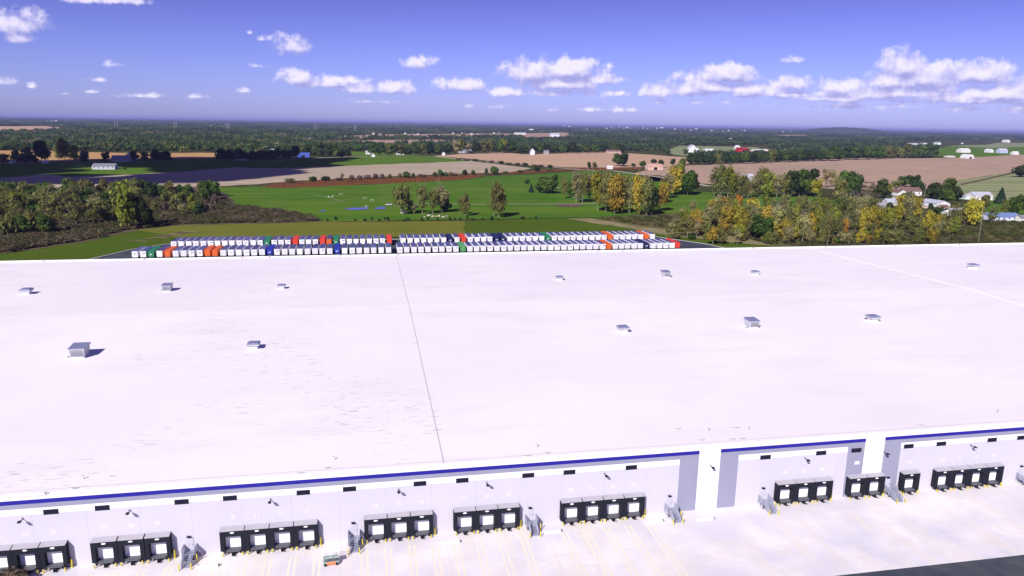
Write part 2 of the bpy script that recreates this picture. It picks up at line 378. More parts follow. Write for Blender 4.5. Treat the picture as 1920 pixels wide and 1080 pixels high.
strip('road', [(520, 302), (560, 297.5), (700, 293), (775, 292), (815, 293.5), (862, 299.5), (940, 306), (1000, 311), (1090, 319), (1150, 321), (1240, 333), (1330, 350)], 9, .50, m_gravel)
strip('road', [(-100, 306), (60, 307), (110, 305), (230, 304), (400, 301), (520, 302)], 7, .50, m_gravel)
strip('path', [(738, 387), (800, 383), (880, 384), (1000, 383.5), (1105, 383), (1180, 380)], 2.6, .50, m_gravel)
strip('path', [(1010, 351), (1045, 353), (1060, 356)], 4, .50, m_gravel)
strip('path', [(1340, 340), (1420, 345), (1500, 352)], 6, .52, m_gravel)
strip('path', [(1070, 369), (1100, 377)], 2.0, .51, m_gravel)
strip('path', [(590, 367), (610, 370), (645, 379)], 1.6, .50, m_hay)
strip('path', [(610, 380), (640, 376), (690, 372)], 1.2, .50, m_hay)
strip('dirt_track', [(0, 476.5), (80, 466), (160, 453.5), (240, 435), (330, 423.5), (470, 420), (600, 416.5), (740, 415)], 1.0, .50, m_sand)
strip('dirt_track', [(235, 455), (300, 446), (330, 442)], 1.4, .50, m_sand)
strip('dirt_track', [(1800, 347), (1850, 336), (1915, 321)], 7, .5, m_scrub)
for a in ([(255, 453), (277, 454)], [(291, 446), (315, 448.5)], [(318, 440), (338, 441.5)], [(341, 434.5), (370, 436.5)]):
    strip('erosion_bar', a, 2.2, .45, m_sand)
for a in ([(303, 445), (326, 441)], [(332, 439), (352, 436)]):
    strip('drain_ditch', a, 7, .42, m_scrub)
m_pond = pmat('puddle_water', (.02, .05, .30), .15, spec=.8, var=.2)
for p in ([(645, 394), (660, 391), (690, 390), (690, 393), (670, 395)], [(700, 392.5), (715, 389), (724, 390), (722, 392.5), (708, 393.5)], [(598, 397), (610, 395.5), (608, 398.5)]):
    field('pond', p, .6, m_pond, .3, clear=False)
field('mulch_bed', [(1040, 386), (1055, 383.5), (1085, 383.5), (1095, 386), (1080, 389.5), (1052, 389)], .6, m_scrub, .3, clear=False)

# ---------------------------------------------------------------- warehouse yard
D = 109.0
def yard_mat():
    m = bpy.data.materials.new('yard_concrete'); m.use_nodes = True; nt = m.node_tree; N = nt.nodes; L = nt.links
    b = N['Principled BSDF']; b.inputs['Roughness'].default_value = .8; b.inputs['Specular IOR Level'].default_value = .2
    tc = N.new('ShaderNodeTexCoord')
    def noise(s, lo, hi, d=5, sc=None, rough=.5):
        v = tc.outputs['Object']
        if sc: mp = N.new('ShaderNodeMapping'); mp.inputs['Scale'].default_value = sc; L.new(v, mp.inputs[0]); v = mp.outputs[0]
        n = N.new('ShaderNodeTexNoise'); n.inputs['Scale'].default_value = s; n.inputs['Detail'].default_value = d; n.inputs['Roughness'].default_value = rough; L.new(v, n.inputs['Vector'])
        r = N.new('ShaderNodeMapRange'); r.inputs[1].default_value = lo; r.inputs[2].default_value = hi; L.new(n.outputs['Fac'], r.inputs[0]); return r.outputs[0]
    def mix(f, a, c):
        q = N.new('ShaderNodeMix'); q.data_type = 'RGBA'; L.new(f, q.inputs[0])
        for i, x in ((6, a), (7, c)):
            if isinstance(x, tuple): q.inputs[i].default_value = (*x, 1)
            else: L.new(x, q.inputs[i])
        return q.outputs[2]
    o = mix(noise(.12, .40, .66), (.76, .71, .72), (.59, .57, .63))
    o = mix(noise(.28, .52, .74, 6, (.5, 1, 1), .6), o, (.66, .60, .58))
    o = mix(noise(.5, .50, .72, 5, (1, .12, 1)), o, (.70, .64, .58))
    o = mix(noise(.07, .5, .7, 3, (.7, 1, 1)), o, (.60, .57, .62))
    o = mix(noise(.9, .60, .80, 3, (.3, 1.6, 1)), o, (.60, .58, .63))
    L.new(o, b.inputs['Base Color']); return m
mb = MB(); mb.box(-220, 420, 87.45, 330, -.3, .10)
structure('yard_pavement', mb, yard_mat())
mb = MB(); mb.poly([(-260, 55), (460, 55), (460, 87.45), (-260, 87.45)], .05)
structure('access_road', mb, m_asph)
m_yline = pmat('faded_yellow_line', (.76, .68, .54), .8, var=.25, scale=1.2, col2=(.72, .67, .62))
m_joint = pmat('slab_joint', (.56, .52, .56), .9, var=.1)
GROUPS = [(-59.4, 3.65, 4), (-41.6, 3.70, 3), (-23.5, 3.63, 4), (-1.9, 3.63, 3), (12.3, 3.63, 3), (30.2, 3.67, 4),
          (69.5, 3.64, 3), (83.6, 3.7, 2), (94.5, 3.7, 1), (101.5, 3.66, 4)]
mb = MB()
for x0, sp, n in GROUPS:
    if x0 > 60: continue
    for k in range(n+1):
        for dx in (-.42, .42): mb.box(x0+k*sp+dx-.2, x0+k*sp+dx+.2, 89, 106.2, .0, .104)
structure('parking_lines', mb, m_yline)
mb = MB()
for i in range(-28, 60): mb.box(i*5.45-.02, i*5.45+.02, 87.5, 108.9, 0, .1015)
for y in (93, 99.5, 105): mb.box(-200, 400, y-.02, y+.02, 0, .1025)
structure('pavement_joints', mb, m_joint)
# trailer yard
gfield('trailer_yard_pavement', [(-150, 300), (-128, 372), (-118, 396), (-104, 414), (0, 419), (168, 416), (188, 384), (210, 300)], .40, m_asph)
m_curb = pmat('kerb_concrete', (.5, .48, .47), .9, var=.1)
mb = MB()
for a, b in (((-150, 300), (-128, 372)), ((-128, 372), (-118, 396)), ((-118, 396), (-104, 414)), ((168, 416), (188, 384)), ((188, 384), (210, 300)), ((-104, 414), (0, 419)), ((0, 419), (168, 416))):
    d = (Vector(b)-Vector(a)).normalized(); n = Vector((-d.y, d.x))*.35
    P = [Vector(a)+n, Vector(a)-n, Vector(b)-n, Vector(b)+n]
    mb.add([(*p, z) for z in (.2, .55) for p in P], [(0, 1, 2, 3), (7, 6, 5, 4), (0, 4, 5, 1), (1, 5, 6, 2), (2, 6, 7, 3), (3, 7, 4, 0)])
structure('kerb', mb, m_curb)

# ---------------------------------------------------------------- warehouse
ZR = 12.2; RX0, RX1, Y1, YM, RISE = -220.0, 420.0, 300.6, 208.0, 1.9
def roofz(y): return ZR+RISE*((y-D)/(YM-D) if y < YM else (Y1-y)/(Y1-YM))
def rp(px, py):
    z = ZR+1
    for _ in range(6):
        x, y = gp(px, py, z); z = roofz(y)
    return x, y, z
def roof_mat():
    m = bpy.data.materials.new('white_roof_membrane'); m.use_nodes = True; nt = m.node_tree; N = nt.nodes; L = nt.links
    b = N['Principled BSDF']; b.inputs['Roughness'].default_value = .65; b.inputs['Specular IOR Level'].default_value = .25
    tc = N.new('ShaderNodeTexCoord'); sx = N.new('ShaderNodeSeparateXYZ'); L.new(tc.outputs['Object'], sx.inputs[0])
    def ma(op, a, c=None, d=None, clamp=False):
        n = N.new('ShaderNodeMath'); n.operation = op; n.use_clamp = clamp
        for i, x in enumerate((a, c, d)):
            if isinstance(x, (int, float)): n.inputs[i].default_value = x
            elif x is not None: L.new(x, n.inputs[i])
        return n.outputs[0]
    def noise(s, lo, hi, d=4, sc=None, rough=.5):
        v = tc.outputs['Object']
        if sc: mp = N.new('ShaderNodeMapping'); mp.inputs['Scale'].default_value = sc; L.new(v, mp.inputs[0]); v = mp.outputs[0]
        n = N.new('ShaderNodeTexNoise'); n.inputs['Scale'].default_value = s; n.inputs['Detail'].default_value = d; n.inputs['Roughness'].default_value = rough; L.new(v, n.inputs['Vector'])
        r = N.new('ShaderNodeMapRange'); r.inputs[1].default_value = lo; r.inputs[2].default_value = hi; L.new(n.outputs['Fac'], r.inputs[0]); return r.outputs[0]
    def mix(f, a, c):
        q = N.new('ShaderNodeMix'); q.data_type = 'RGBA'; L.new(f, q.inputs[0])
        for i, x in ((6, a), (7, c)):
            if isinstance(x, tuple): q.inputs[i].default_value = (*x, 1)
            else: L.new(x, q.inputs[i])
        return q.outputs[2]
    def seams(axis, per, w):
        f = ma('PINGPONG', sx.outputs[axis], per/2); return ma('LESS_THAN', f, w)
    o = mix(noise(.018, .38, .64, 4), (.81, .765, .77), (.77, .72, .74))
    o = mix(noise(.10, .50, .80, 5, (.35, 1, 1), .6), o, (.72, .67, .695))
    fine = ma('MULTIPLY', seams(1, 3.05, .035), .20); o = mix(fine, o, (.60, .56, .62))
    fine = ma('MULTIPLY', seams(0, 30.5, .05), .22); o = mix(fine, o, (.58, .54, .60))
    # dirt dashes along the laps, mostly left of the expansion joint
    dash = noise(1.0, .635, .68, 2, (.42, 2.6, 1), .4)
    patch = noise(.045, .44, .58, 3)
    left = ma('MULTIPLY', ma('LESS_THAN', sx.outputs[0], 12.0), ma('LESS_THAN', sx.outputs[1], 182.0))
    amt = ma('MULTIPLY', ma('MULTIPLY', dash, patch), ma('ADD', ma('MULTIPLY', ma('MULTIPLY', left, ma('GREATER_THAN', ma('ADD', sx.outputs[0], ma('MULTIPLY', patch, 20.0)), -38.0)), .33), .08))
    o = mix(amt, o, (.24, .22, .24))
    streak = ma('MULTIPLY', noise(.8, .64, .70, 2, (.05, 3.2, 1), .3), noise(.03, .50, .66, 2))
    o = mix(ma('MULTIPLY', streak, .22), o, (.55, .50, .54))
    L.new(o, b.inputs['Base Color']); return m
def panel_mat(name, col):
    m = pmat(name, col, .7, var=.04, scale=.12)
    nt = m.node_tree; N = nt.nodes; L = nt.links; b = N['Principled BSDF']
    src = b.inputs['Base Color'].links[0].from_socket
    tc = N.new('ShaderNodeTexCoord'); sx = N.new('ShaderNodeSeparateXYZ'); L.new(tc.outputs['Object'], sx.inputs[0])
    p = N.new('ShaderNodeMath'); p.operation = 'ADD'; p.inputs[1].default_value = -1.6; L.new(sx.outputs[0], p.inputs[0])
    f = N.new('ShaderNodeMath'); f.operation = 'PINGPONG'; f.inputs[1].default_value = 3.63; L.new(p.outputs[0], f.inputs[0])
    l = N.new('ShaderNodeMath'); l.operation = 'LESS_THAN'; l.inputs[1].default_value = .03; L.new(f.outputs[0], l.inputs[0])
    k = N.new('ShaderNodeMath'); k.operation = 'MULTIPLY'; k.inputs[1].default_value = .45; L.new(l.outputs[0], k.inputs[0])
    q = N.new('ShaderNodeMix'); q.data_type = 'RGBA'; L.new(k.outputs[0], q.inputs[0]); L.new(src, q.inputs[6]); q.inputs[7].default_value = (.3, .3, .36, 1)
    L.new(q.outputs[2], b.inputs['Base Color']); return m
MT['number'] = pmat('number_paint', (.70, .69, .73), .6, var=.05)
MT['pale_panel'] = panel_mat('pale_tilt_up_panel', (.53, .51, .58))
MT['white_panel'] = panel_mat('white_tilt_up_panel', (.80, .78, .82))
WH = empty('warehouse', (0, D, 0))
tag(WH, 'vast white flat roofed warehouse with blue striped wall and black loading docks', 'warehouse')
def wpart(mb, name, mat=None, **k):
    mb.v = [(x, y-D, z) for x, y, z in mb.v]; return mb.build(name, mat, WH, **k)
# wall core (closed shell under the roof)
mb = MB(); mb.box(RX0, RX1, D+.25, Y1, 0, ZR-.05)
wpart(mb, 'wall', MT['white_panel'])
mb = MB()
W_, P_, G_, B_ = MT['white_panel'], MT['pale_panel'], MT['grey'], MT['blue']
def seg(x0, x1, z0, z1, mat, y=D): mb.box(x0, x1, y, D+.25, z0, z1, mat)
seg(RX0, RX1, 11.25, ZR-.05, W_)                                   # white head above the stripe
for a, b in ((RX0, 54.7), (58.65, 86.7), (90.65, RX1)):
    seg(a, b, 10.62, 11.25, B_, D-.03)
    seg(a, b, 9.88, 10.62, G_)
seg(RX0, 51.2, 8.9, 9.88, W_); seg(RX0, 51.2, 0, 8.9, P_); seg(51.2, 54.7, 0, 9.88, G_)
seg(54.7, 58.65, 0, 11.25, W_); seg(58.65, 62.1, 0, 9.88, G_); seg(62.1, 83.3, 8.9, 9.88, W_); seg(62.1, 83.3, 0, 8.9, P_)
seg(83.3, 86.7, 0, 9.88, G_); seg(86.7, 90.65, 0, 11.25, W_); seg(90.65, 94.1, 0, 9.88, G_)
seg(94.1, RX1, 8.9, 9.88, W_); seg(94.1, RX1, 0, 8.9, P_)
wpart(mb, 'facade')
# roof: two very low slopes, kerbs and joints
mb = MB()
xs = [RX0, RX1]
mb.add([(RX0, D-.12, ZR), (RX1, D-.12, ZR), (RX1, YM, ZR+RISE), (RX0, YM, ZR+RISE), (RX1, Y1+.1, ZR), (RX0, Y1+.1, ZR),
        (RX0, D-.12, ZR-.05), (RX1, D-.12, ZR-.05), (RX1, Y1+.1, ZR-.05), (RX0, Y1+.1, ZR-.05)],
       [(0, 1, 2, 3), (3, 2, 4, 5), (6, 9, 8, 7), (0, 6, 7, 1), (4, 8, 9, 5), (0, 3, 5, 9, 6), (1, 7, 8, 4, 2)])
roof = wpart(mb, 'roof', roof_mat())
mb = MB(); mb.box(RX0, RX1, D-.16, D+.12, ZR-.30, ZR+.10); wpart(mb, 'coping', MT['white'])
mb = MB(); mb.box(RX0, RX1, D+.9, D+.98, ZR, ZR+.045); wpart(mb, 'gutter_seam', MT['canopy'])
mb = MB(); mb.box(RX0, RX1, Y1-.25, Y1+.15, ZR-.30, ZR+.55); wpart(mb, 'parapet', MT['white'])
def ridge_strip(x, w, h, mat, name):
    mb = MB(); ys = [D+.2, YM, Y1-.3]; vs = []
    for y in ys:
        z = roofz(y)-.03; vs += [(x-w/2, y, z), (x-w/2, y, z+h), (x+w/2, y, z+h), (x+w/2, y, z)]
    fs = []
    for i in range(2):
        a = 4*i; b = a+4
        fs += [(a, a+1, b+1, b), (a+1, a+2, b+2, b+1), (a+2, a+3, b+3, b+2)]
    mb.add(vs, fs); return wpart(mb, name, mat)
ridge_strip(10.85, .16, .08, pmat('joint_rubber', (.48, .45, .50), .8), 'expansion_joint')
ridge_strip(195.5, .6, .14, MT['white'], 'expansion_joint')
mb = MB()
m_scup = MT['plate']
for px in (85, 273, 455, 506, 638, 745, 800, 1120, 1166, 1410, 1545, 1675, 1795):
    x, y, z = rp(px, 492-35*px/1920.-.5)
    o = MB(); o.box(x-.5, x+.5, Y1-.32, Y1+.25, ZR+.05, ZR+.68); wpart(o, 'scupper', MT['canopy'])

# loading docks -------------------------------------------------------
FONT = bpy.data.fonts[0] if bpy.data.fonts else None
_tm = {}
def text_mesh(s, size):
    cu = bpy.data.curves.new('txt', 'FONT'); cu.body = s; cu.size = size; cu.extrude = .006; cu.align_x = 'CENTER'; cu.align_y = 'CENTER'
    o = bpy.data.objects.new('txt', cu); COL.objects.link(o)
    dg = bpy.context.evaluated_depsgraph_get(); me = bpy.data.meshes.new_from_object(o.evaluated_get(dg))
    bpy.data.objects.remove(o); bpy.data.curves.remove(cu)
    for v in me.vertices: x, y, z = v.co; v.co = (x, -z, y)
    return me
def dock_proto(w):
    root = empty('dock_shelter', (0, 0, 0))
    d = 1.0; h = w/2-.015; ow = 1.2; hc = w/2-.08
    f = MB()                                        # padded frame: outer ring with a deep opening
    f.box(-h, -ow, -d, -.001, .78, 4.12); f.box(ow, h, -d, -.001, .78, 4.12); f.box(-ow, ow, -d, -.001, 3.2, 4.12)
    f.box(-h+.3, -ow+.25, -d+.02, -.001, .62, .78); f.box(ow-.25, h-.3, -d+.02, -.001, .62, .78)
    f.build('frame', MT['black'], root)
    c = MB()
    c.add([(-hc, -d-.10, 4.13), (hc, -d-.10, 4.13), (hc, -.001, 4.13), (-hc, -.001, 4.13), (-hc, -d-.10, 4.20), (hc, -d-.10, 4.20), (hc, -.001, 4.42), (-hc, -.001, 4.42)],
          [(0, 3, 2, 1), (4, 5, 6, 7), (0, 1, 5, 4), (1, 2, 6, 5), (2, 3, 7, 6), (3, 0, 4, 7)])
    c.build('canopy', MT['canopy'], root)
    dr = MB(); dr.box(-ow, ow, -.06, -.002, .86, 3.5)
    for z in (1.4, 1.95, 2.5): dr.box(-ow, ow, -.068, -.058, z, z+.03, MT['pale'])
    do = dr.build('door', MT['bright'], root)
    x = MB(); x.box(.1, .55, -.075, -.064, 2.75, 2.9); x.build('window', MT['dark'], do)
    lv = MB(); lv.box(-ow+.02, ow-.02, -d+.02, -.07, .70, .84, MT['plate']); lv.box(-ow+.15, ow-.15, -d-.05, -d+.018, .60, .82, MT['plate'])
    lv.build('dock_leveler', MT['plate'], root)
    for sx in (-1, 1):
        bm = MB(); bm.box(sx*(ow-.05)-.16, sx*(ow-.05)+.16, -d-.16, -d+.0, .40, .82); bm.build('bumper', MT['rubber'], root)
    rs = MB(); rs.box(-.24, .24, -1.12, -.002, .10, .62); rs.box(-.13, .13, -1.45, -1.12, .12, .34)
    rs.tube((.13, -1.2, .2), (.42, -1.55, .14), .04, n=6); rs.tube((.42, -1.55, .14), (.5, -1.0, .13), .04, n=6)
    rs.build('vehicle_restraint', MT['black'], root)
    lt = MB(); n = 12
    lt.add([(.32*math.cos(2*math.pi*i/n), y, 3.82+.13*math.sin(2*math.pi*i/n)) for y in (-d-.03, -d) for i in range(n)],
           [tuple(range(n))[::-1]]+[(i, (i+1) % n, n+(i+1) % n, n+i) for i in range(n)][::-1])
    lt.build('badge', MT['trear'], root)
    return root
proto = dock_proto(3.65)
first = True; num = 4; dockx = []
for gi, (x0, sp, n) in enumerate(GROUPS):
    for k in range(n):
        o = proto if first else copy_tree(proto); first = False
        o.parent = WH; x = x0+(k+.5)*sp; o.location = (x, 0, 0); dockx.append((gi, k, n, x, x0, sp))
        if 84 < x < 86.9: num += 1; continue
        t = link('dock_number', text_mesh('%02d' % (num-1), .9), WH, (x, -.012 if not (83.3 < x < 86.7 or 90.6 < x < 94.1) else -.02, 5.85))
        t.data.materials.append(MT['number'])
        num += 1
mb = MB(); mb.box(85.0, 85.9, D-.04, D-.001, 6.35, 6.9); wpart(mb, 'sign_plate', MT['bright'])
# wall louvres, flood lights, panels' reveals
LOUV = [-59.5, -46.6, -39.7, -28.7, -21.8, -11.0, -4.0, 7.0, 13.8, 24.7, 31.7, 42.5, 67.2, 78.0, 85.0, 95.7, 102.5, 113.4, 119.9, 131, 138]
lm = MB(); lm.box(-1.0, 1.0, -.05, -.002, 8.72, 9.50, MT['dark'])
for i in range(6): lm.box(-.96, .96, -.075, -.05, 8.77+i*.12, 8.79+i*.12, MT['black'])
lme = lm.mesh('louvre')
for i, x in enumerate(LOUV): link('louvre', lme, WH, (x, 0, 0.0))
LIGHTS = [-50.4, -36.0, -15.9, 3.6, 17.8, 37.8, 56.9, 74.9, 90.7, 108.9, 127]
fm = MB(); fm.box(-.10, .10, -.10, -.002, 8.28, 8.52, MT['plate']); fm.tube((0, -.08, 8.4), (0, -.95, 8.46), .06, n=6, mat=MT['plate'])
fm.box(-.22, .22, -1.35, -.80, 8.38, 8.54, MT['black'])
fme = fm.mesh('wall_lamp')
for x in LIGHTS: link('wall_lamp', fme, WH, (x, 0, -.02))
# personnel doors with their little lamps
STAIRS = [(-27.6, ), (-3.7, ), (25.1, ), (49.9, ), (67.6, ), (92.2, ), (121.2, )]
STX = [-28.0, -3.5, 25.2, 49.8, 67.4, 92.3, 121.0]
dm = MB(); dm.box(-.5, .5, -.05, -.002, .92, 3.0, MT['pale'])
dme = dm.mesh('personnel_door'); hm = MB(); hm.box(.34, .42, -.10, -.05, 1.85, 2.0); hme = hm.mesh('door_handle', MT['plate'])
wl = MB(); wl.box(-.28, .28, -.35, -.002, 3.2, 3.36, MT['black']); wlm = wl.mesh('door_lamp')
for x in STX:
    a = link('personnel_door', dme, WH, (x, 0, 0)); link('door_handle', hme, a); link('door_lamp', wlm, WH, (x-.1, 0, 0))

# ---------------------------------------------------------------- stairs, bollards, yard things
def make_stair():
    r = empty('metal_stairs')
    p = MB(); p.box(-.9, .9, -1.7, -.08, .84, .92); p.build('landing', MT['steel'], r)
    s = MB(); n = 6
    for i in range(n): s.box(-.55, .55, -1.72-.30*(i+1), -1.72-.30*i, .80-.14*i-.04, .80-.14*i)
    s.build('treads', MT['steel'], r)
    for sx in (-1, 1):
        st = MB(); x = sx*.60
        st.add([(x-.04, -1.7, .92), (x+.04, -1.7, .92), (x+.04, -1.7, .66), (x-.04, -1.7, .66), (x-.04, -3.6, .12), (x+.04, -3.6, .12), (x+.04, -3.6, -.0), (x-.04, -3.6, -.0)],
               [(0, 1, 5, 4), (1, 2, 6, 5), (2, 3, 7, 6), (3, 0, 4, 7), (0, 3, 2, 1), (4, 5, 6, 7)])
        st.build('stringer', MT['steel'], r)
        ra = MB()
        for zz in (1.05, .72, .40): ra.tube((x, -1.7, .92+zz), (x, -3.6, zz), .035, n=5)
        for t in (0, .33, .66, 1): ra.tube((x, -1.7-1.9*t, .9-.9*t), (x, -1.7-1.9*t, .92-.92*t+1.05), .035, n=5)
        for k in range(1, 14):
            t = k/14; ra.tube((x, -1.7-1.9*t, .92-.92*t+.1), (x, -1.7-1.9*t, .92-.92*t+1.05), .03, n=4)
        ra.build('stair_rail', MT['steel'], r)
        x = sx*.9; g = MB()
        for zz in (1.05, .72, .40): g.tube((x, -.1, .92+zz), (x, -1.7, .92+zz), .035, n=5)
        if sx: 
            for zz in (1.05, .55): g.tube((x, -1.7, .92+zz), (sx*.6, -1.7, .92+zz), .035, n=5)
        for y in (-.12, -.9, -1.7): g.tube((x, y, .1), (x, y, 1.97), .045, n=5)
        for k in range(1, 14): g.tube((x, -.1-1.6*k/14, 1.0), (x, -.1-1.6*k/14, 1.95), .03, n=4)
        g.build('guard_rail', MT['steel'], r)
    sk = MB(); sk.box(-.88, .88, -1.68, -1.62, .12, .84); sk.build('apron', MT['plate'], r)
    return r
sp_ = make_stair()
names_s = ['below the second dock group from the left', '', '']
stair_lab = ['grey metal dock stairs between the three docks and four docks at left',
 'grey metal dock stairs beside the small scissor lift',
 'grey metal dock stairs in the middle of the wall, right of dock 19',
 'grey metal dock stairs against the tall grey panel left of white column',
 'grey metal dock stairs left of the three docks on the right',
 'grey metal dock stairs at the grey panel beside the single dock',
 'grey metal dock stairs cut off by the right edge']
for i, x in enumerate(STX):
    o = sp_ if i == 0 else copy_tree(sp_)
    o.location = (x, D, .10); tag(o, stair_lab[i], 'stairs', 'metal stairs to the warehouse doors')

bm = MB(); bm.tube((0, 0, 0), (0, 0, 1.05), .09, n=10); bm.tube((0, 0, 1.05), (0, 0, 1.12), .09, .03, n=10)
bme = bm.mesh('bollard', MT['yellow'])
def bollard(x, y, lab, grp, sc=1.0, fat=1.0):
    o = bpy.data.objects.new('bollard', bme); COL.objects.link(o); o.location = (x, y, .10); o.scale = (fat, fat, sc)
    tag(o, lab, 'bollard', grp)
sname = ['leftmost metal stairs', 'metal stairs by the scissor lift', 'middle metal stairs', 'metal stairs by the grey panel',
         'metal stairs left of docks 24 to 26', 'metal stairs by the single dock', 'rightmost metal stairs']
for i, x in enumerate(STX):
    bollard(x-.85, 105.0, 'yellow bollard at the left foot of the '+sname[i], 'bollards guarding the stairs')
    bollard(x+.85, 105.0, 'yellow bollard at the right foot of the '+sname[i], 'bollards guarding the stairs')
    bollard(x+1.3, 106.9, 'yellow bollard beside the landing of the '+sname[i], 'bollards guarding the stairs', 1.25)
gname = ['in the group at the left edge', 'in the second group from left', 'in the four docks left of the scissor lift', 'in the three docks right of the scissor lift',
         'in the three docks mid wall', 'in the four docks mid wall', 'in the three docks right of the white column',
         'in the pair of docks at the grey panel', 'by the single dock', 'in the four docks at far right']
for gi, k, n, x, x0, sp in dockx:
    w = ordn(k+1)+' dock' if n > 1 else 'the dock'
    for sx, s in ((-1, 'left'), (1, 'right')):
        bollard(x+sx*(sp/2-.36), D-1.32, ('yellow guide post %s of %s %s' % (s, w, gname[gi].replace('four docks', 'four').replace('three docks', 'three'))), 'low yellow posts between the docks', .55)
for gi, (x0, sp, n) in enumerate(GROUPS):
    bollard(x0+sp*n+.28, D-.5, 'tall yellow post right of the last dock '+gname[gi].replace('docks ', ''), 'tall yellow posts beside the dock groups', 1.25, 1.5)

# wheel guides
wg = MB(); wg.box(-1.6, 1.6, -.12, .12, 0, .24); wg.box(1.6, 1.72, -.2, .2, 0, .34, MT['plate'])  # dark end block stands in for the small shadow at the bar's right end
wgm = wg.mesh('wheel_guide', MT['bright'])
for px, py, lab in ((388, 1063, 'white low wheel guide bar right of the leftmost metal stairs'), (843, 1018, 'white low wheel guide bar in front of docks 17 and 18'),
                    (1034, 998, 'white low wheel guide bar right of the middle metal stairs'), (1226, 979, 'white low wheel guide bar left of the grey panel stairs'),
                    (1322, 975, 'white low wheel guide bar before the white column')):
    x, y = gp(px, py, .1); o = link('wheel_guide', wgm, None, (x, y, .10)); tag(o, lab, 'wheel guide', 'white guide bars on the yard')

# scissor lift
x, y = gp(621, 1057, .1)
sr = empty('scissor_lift', (x, y, .10), math.radians(4)); tag(sr, 'small grey green and orange scissor lift parked on the yard by the stairs', 'scissor lift')
m_lg = pmat('lift_grey_green', (.34, .42, .38), .6, var=.2, scale=4); m_or = pmat('lift_orange', (.85, .22, .08), .5)
a = MB(); a.box(-1.15, 1.15, -.5, .5, .22, .62); a.build('chassis', m_lg, sr)
a = MB(); a.box(-.65, .65, -.56, -.50, .2, .6); a.build('side_panel', m_or, sr)
a = MB()
for k in range(3):
    z = .66+k*.17
    for yy in (-.38, .38): a.tube((-1.0, yy, z), (1.0, yy, z+.16), .035, n=5); a.tube((1.0, yy, z), (-1.0, yy, z+.16), .035, n=5)
a.build('scissor_arms', MT['plate'], sr)
a = MB(); a.box(-1.2, 1.2, -.5, .5, 1.18, 1.26); a.build('platform', m_lg, sr)
a = MB()
for xx in (-1.17, 0, 1.17):
    for yy in (-.47, .47): a.tube((xx, yy, 1.26), (xx, yy, 2.3), .03, n=5)
for z in (1.8, 2.3):
    for yy in (-.47, .47): a.tube((-1.17, yy, z), (1.17, yy, z), .03, n=5)
    for xx in (-1.17, 1.17): a.tube((xx, -.47, z), (xx, .47, z), .03, n=5)
a.build('guard_rail', MT['trear'], sr)
for xx in (-.85, .85):
    for yy in (-.5, .5):
        a = MB(); a.tube((xx, yy-.1, .22), (xx, yy+.1, .22), .22, n=12); a.build('wheel', MT['rubber'], sr)

# ---------------------------------------------------------------- roof top things
def unit_big():
    r = empty('rooftop_air_unit')
    a = MB(); a.box(-1.35, 1.35, -1.5, 1.5, -.12, .35); a.build('base_curb', MT['bright'], r)
    a = MB(); a.taper(.35, (-1.5, 1.5, -1.7, 1.5), 2.25, (-1.6, 1.6, -1.85, 1.9)); a.build('casing', MT['unitw'], r)
    a = MB(); a.add([(-1.68, -1.93, 2.25), (1.68, -1.93, 2.25), (1.75, 2.1, 2.25), (-1.75, 2.1, 2.25), (-1.68, -1.93, 2.33), (1.68, -1.93, 2.33), (1.75, 2.1, 2.62), (-1.75, 2.1, 2.62)],
                    [(0, 3, 2, 1), (4, 5, 6, 7), (0, 1, 5, 4), (1, 2, 6, 5), (2, 3, 7, 6), (3, 0, 4, 7)])
    a.build('lid', MT['galv'], r)
    a = MB()
    for i in range(9): a.box(-1.3, 1.3, -1.92+.0*i, -1.84-.0*i, .62+i*.17, .66+i*.17)
    a.build('louvre', MT['canopy'], r)
    a = MB(); a.box(-2.3, -1.6, -1.0, -.4, -.1, .28); a.build('service_box', MT['steel'], r)
    return r
def unit_small():
    r = empty('rooftop_vent')
    a = MB(); a.box(-.95, .95, -.95, .95, -.12, .55); a.build('base_curb', MT['bright'], r)
    a = MB(); a.taper(.55, (-.95, .95, -.95, .95), 1.0, (-1.45, 1.45, -1.45, 1.45)); a.box(-1.45, 1.45, -1.45, 1.45, 1.0, 1.35); a.build('hood', MT['unitw'], r)
    a = MB(); a.taper(1.35, (-1.5, 1.5, -1.5, 1.5), 1.62, (-1.1, 1.1, -1.1, 1.1)); a.build('lid', MT['galv'], r)
    return r
ub, us = unit_big(), unit_small()
UN = [(0, 50, 551, 1.05, 'white low rooftop vent farthest left on the roof'), (1, 314, 545, .82, 'grey boxy rooftop air unit at back left of the roof'),
      (0, 528, 541, .85, 'small grey rooftop vent just left of the dark roof joint, back row'), (1, 150, 668, 1.0, 'largest grey rooftop air unit at front left with blue shadow'),
      (0, 476, 653, .95, 'grey rooftop vent front left, amid the dirt marked roof'), (0, 1049, 525, .85, 'small rooftop vent in back row right of the dark roof joint'),
      (1, 1248, 519, .82, 'grey boxy rooftop air unit in back row of the right half'), (0, 1416, 515, .9, 'small rooftop vent in back row left of the bright roof joint'),
      (0, 1824, 503, 1.1, 'rooftop vent beyond the bright roof joint at far right'), (0, 1168, 622, .98, 'rooftop vent in front row right of the dark roof joint'),
      (1, 1409, 613, .88, 'grey tapering rooftop air unit in the front row right half'), (0, 1636, 602, 1.05, 'rooftop vent at the right end of the front row')]
seen = [False, False]
for big, px, py, s, lab in UN:
    src = ub if big else us
    o = copy_tree(src) if seen[big] else src; seen[big] = True
    x, y, z = rp(px, py); o.location = (x, y, z); o.scale = (s, s, s)
    tag(o, lab, 'roof unit' if big else 'roof vent', 'air units on the roof' if big else 'vents on the roof')
pv = MB(); pv.tube((0, 0, -.1), (0, 0, .55), .05, n=7); pv.tube((0, 0, .55), (-.35, -.1, .62), .05, n=7); pv.tube((0, 0, -.05), (0, 0, .06), .16, .1, n=8)
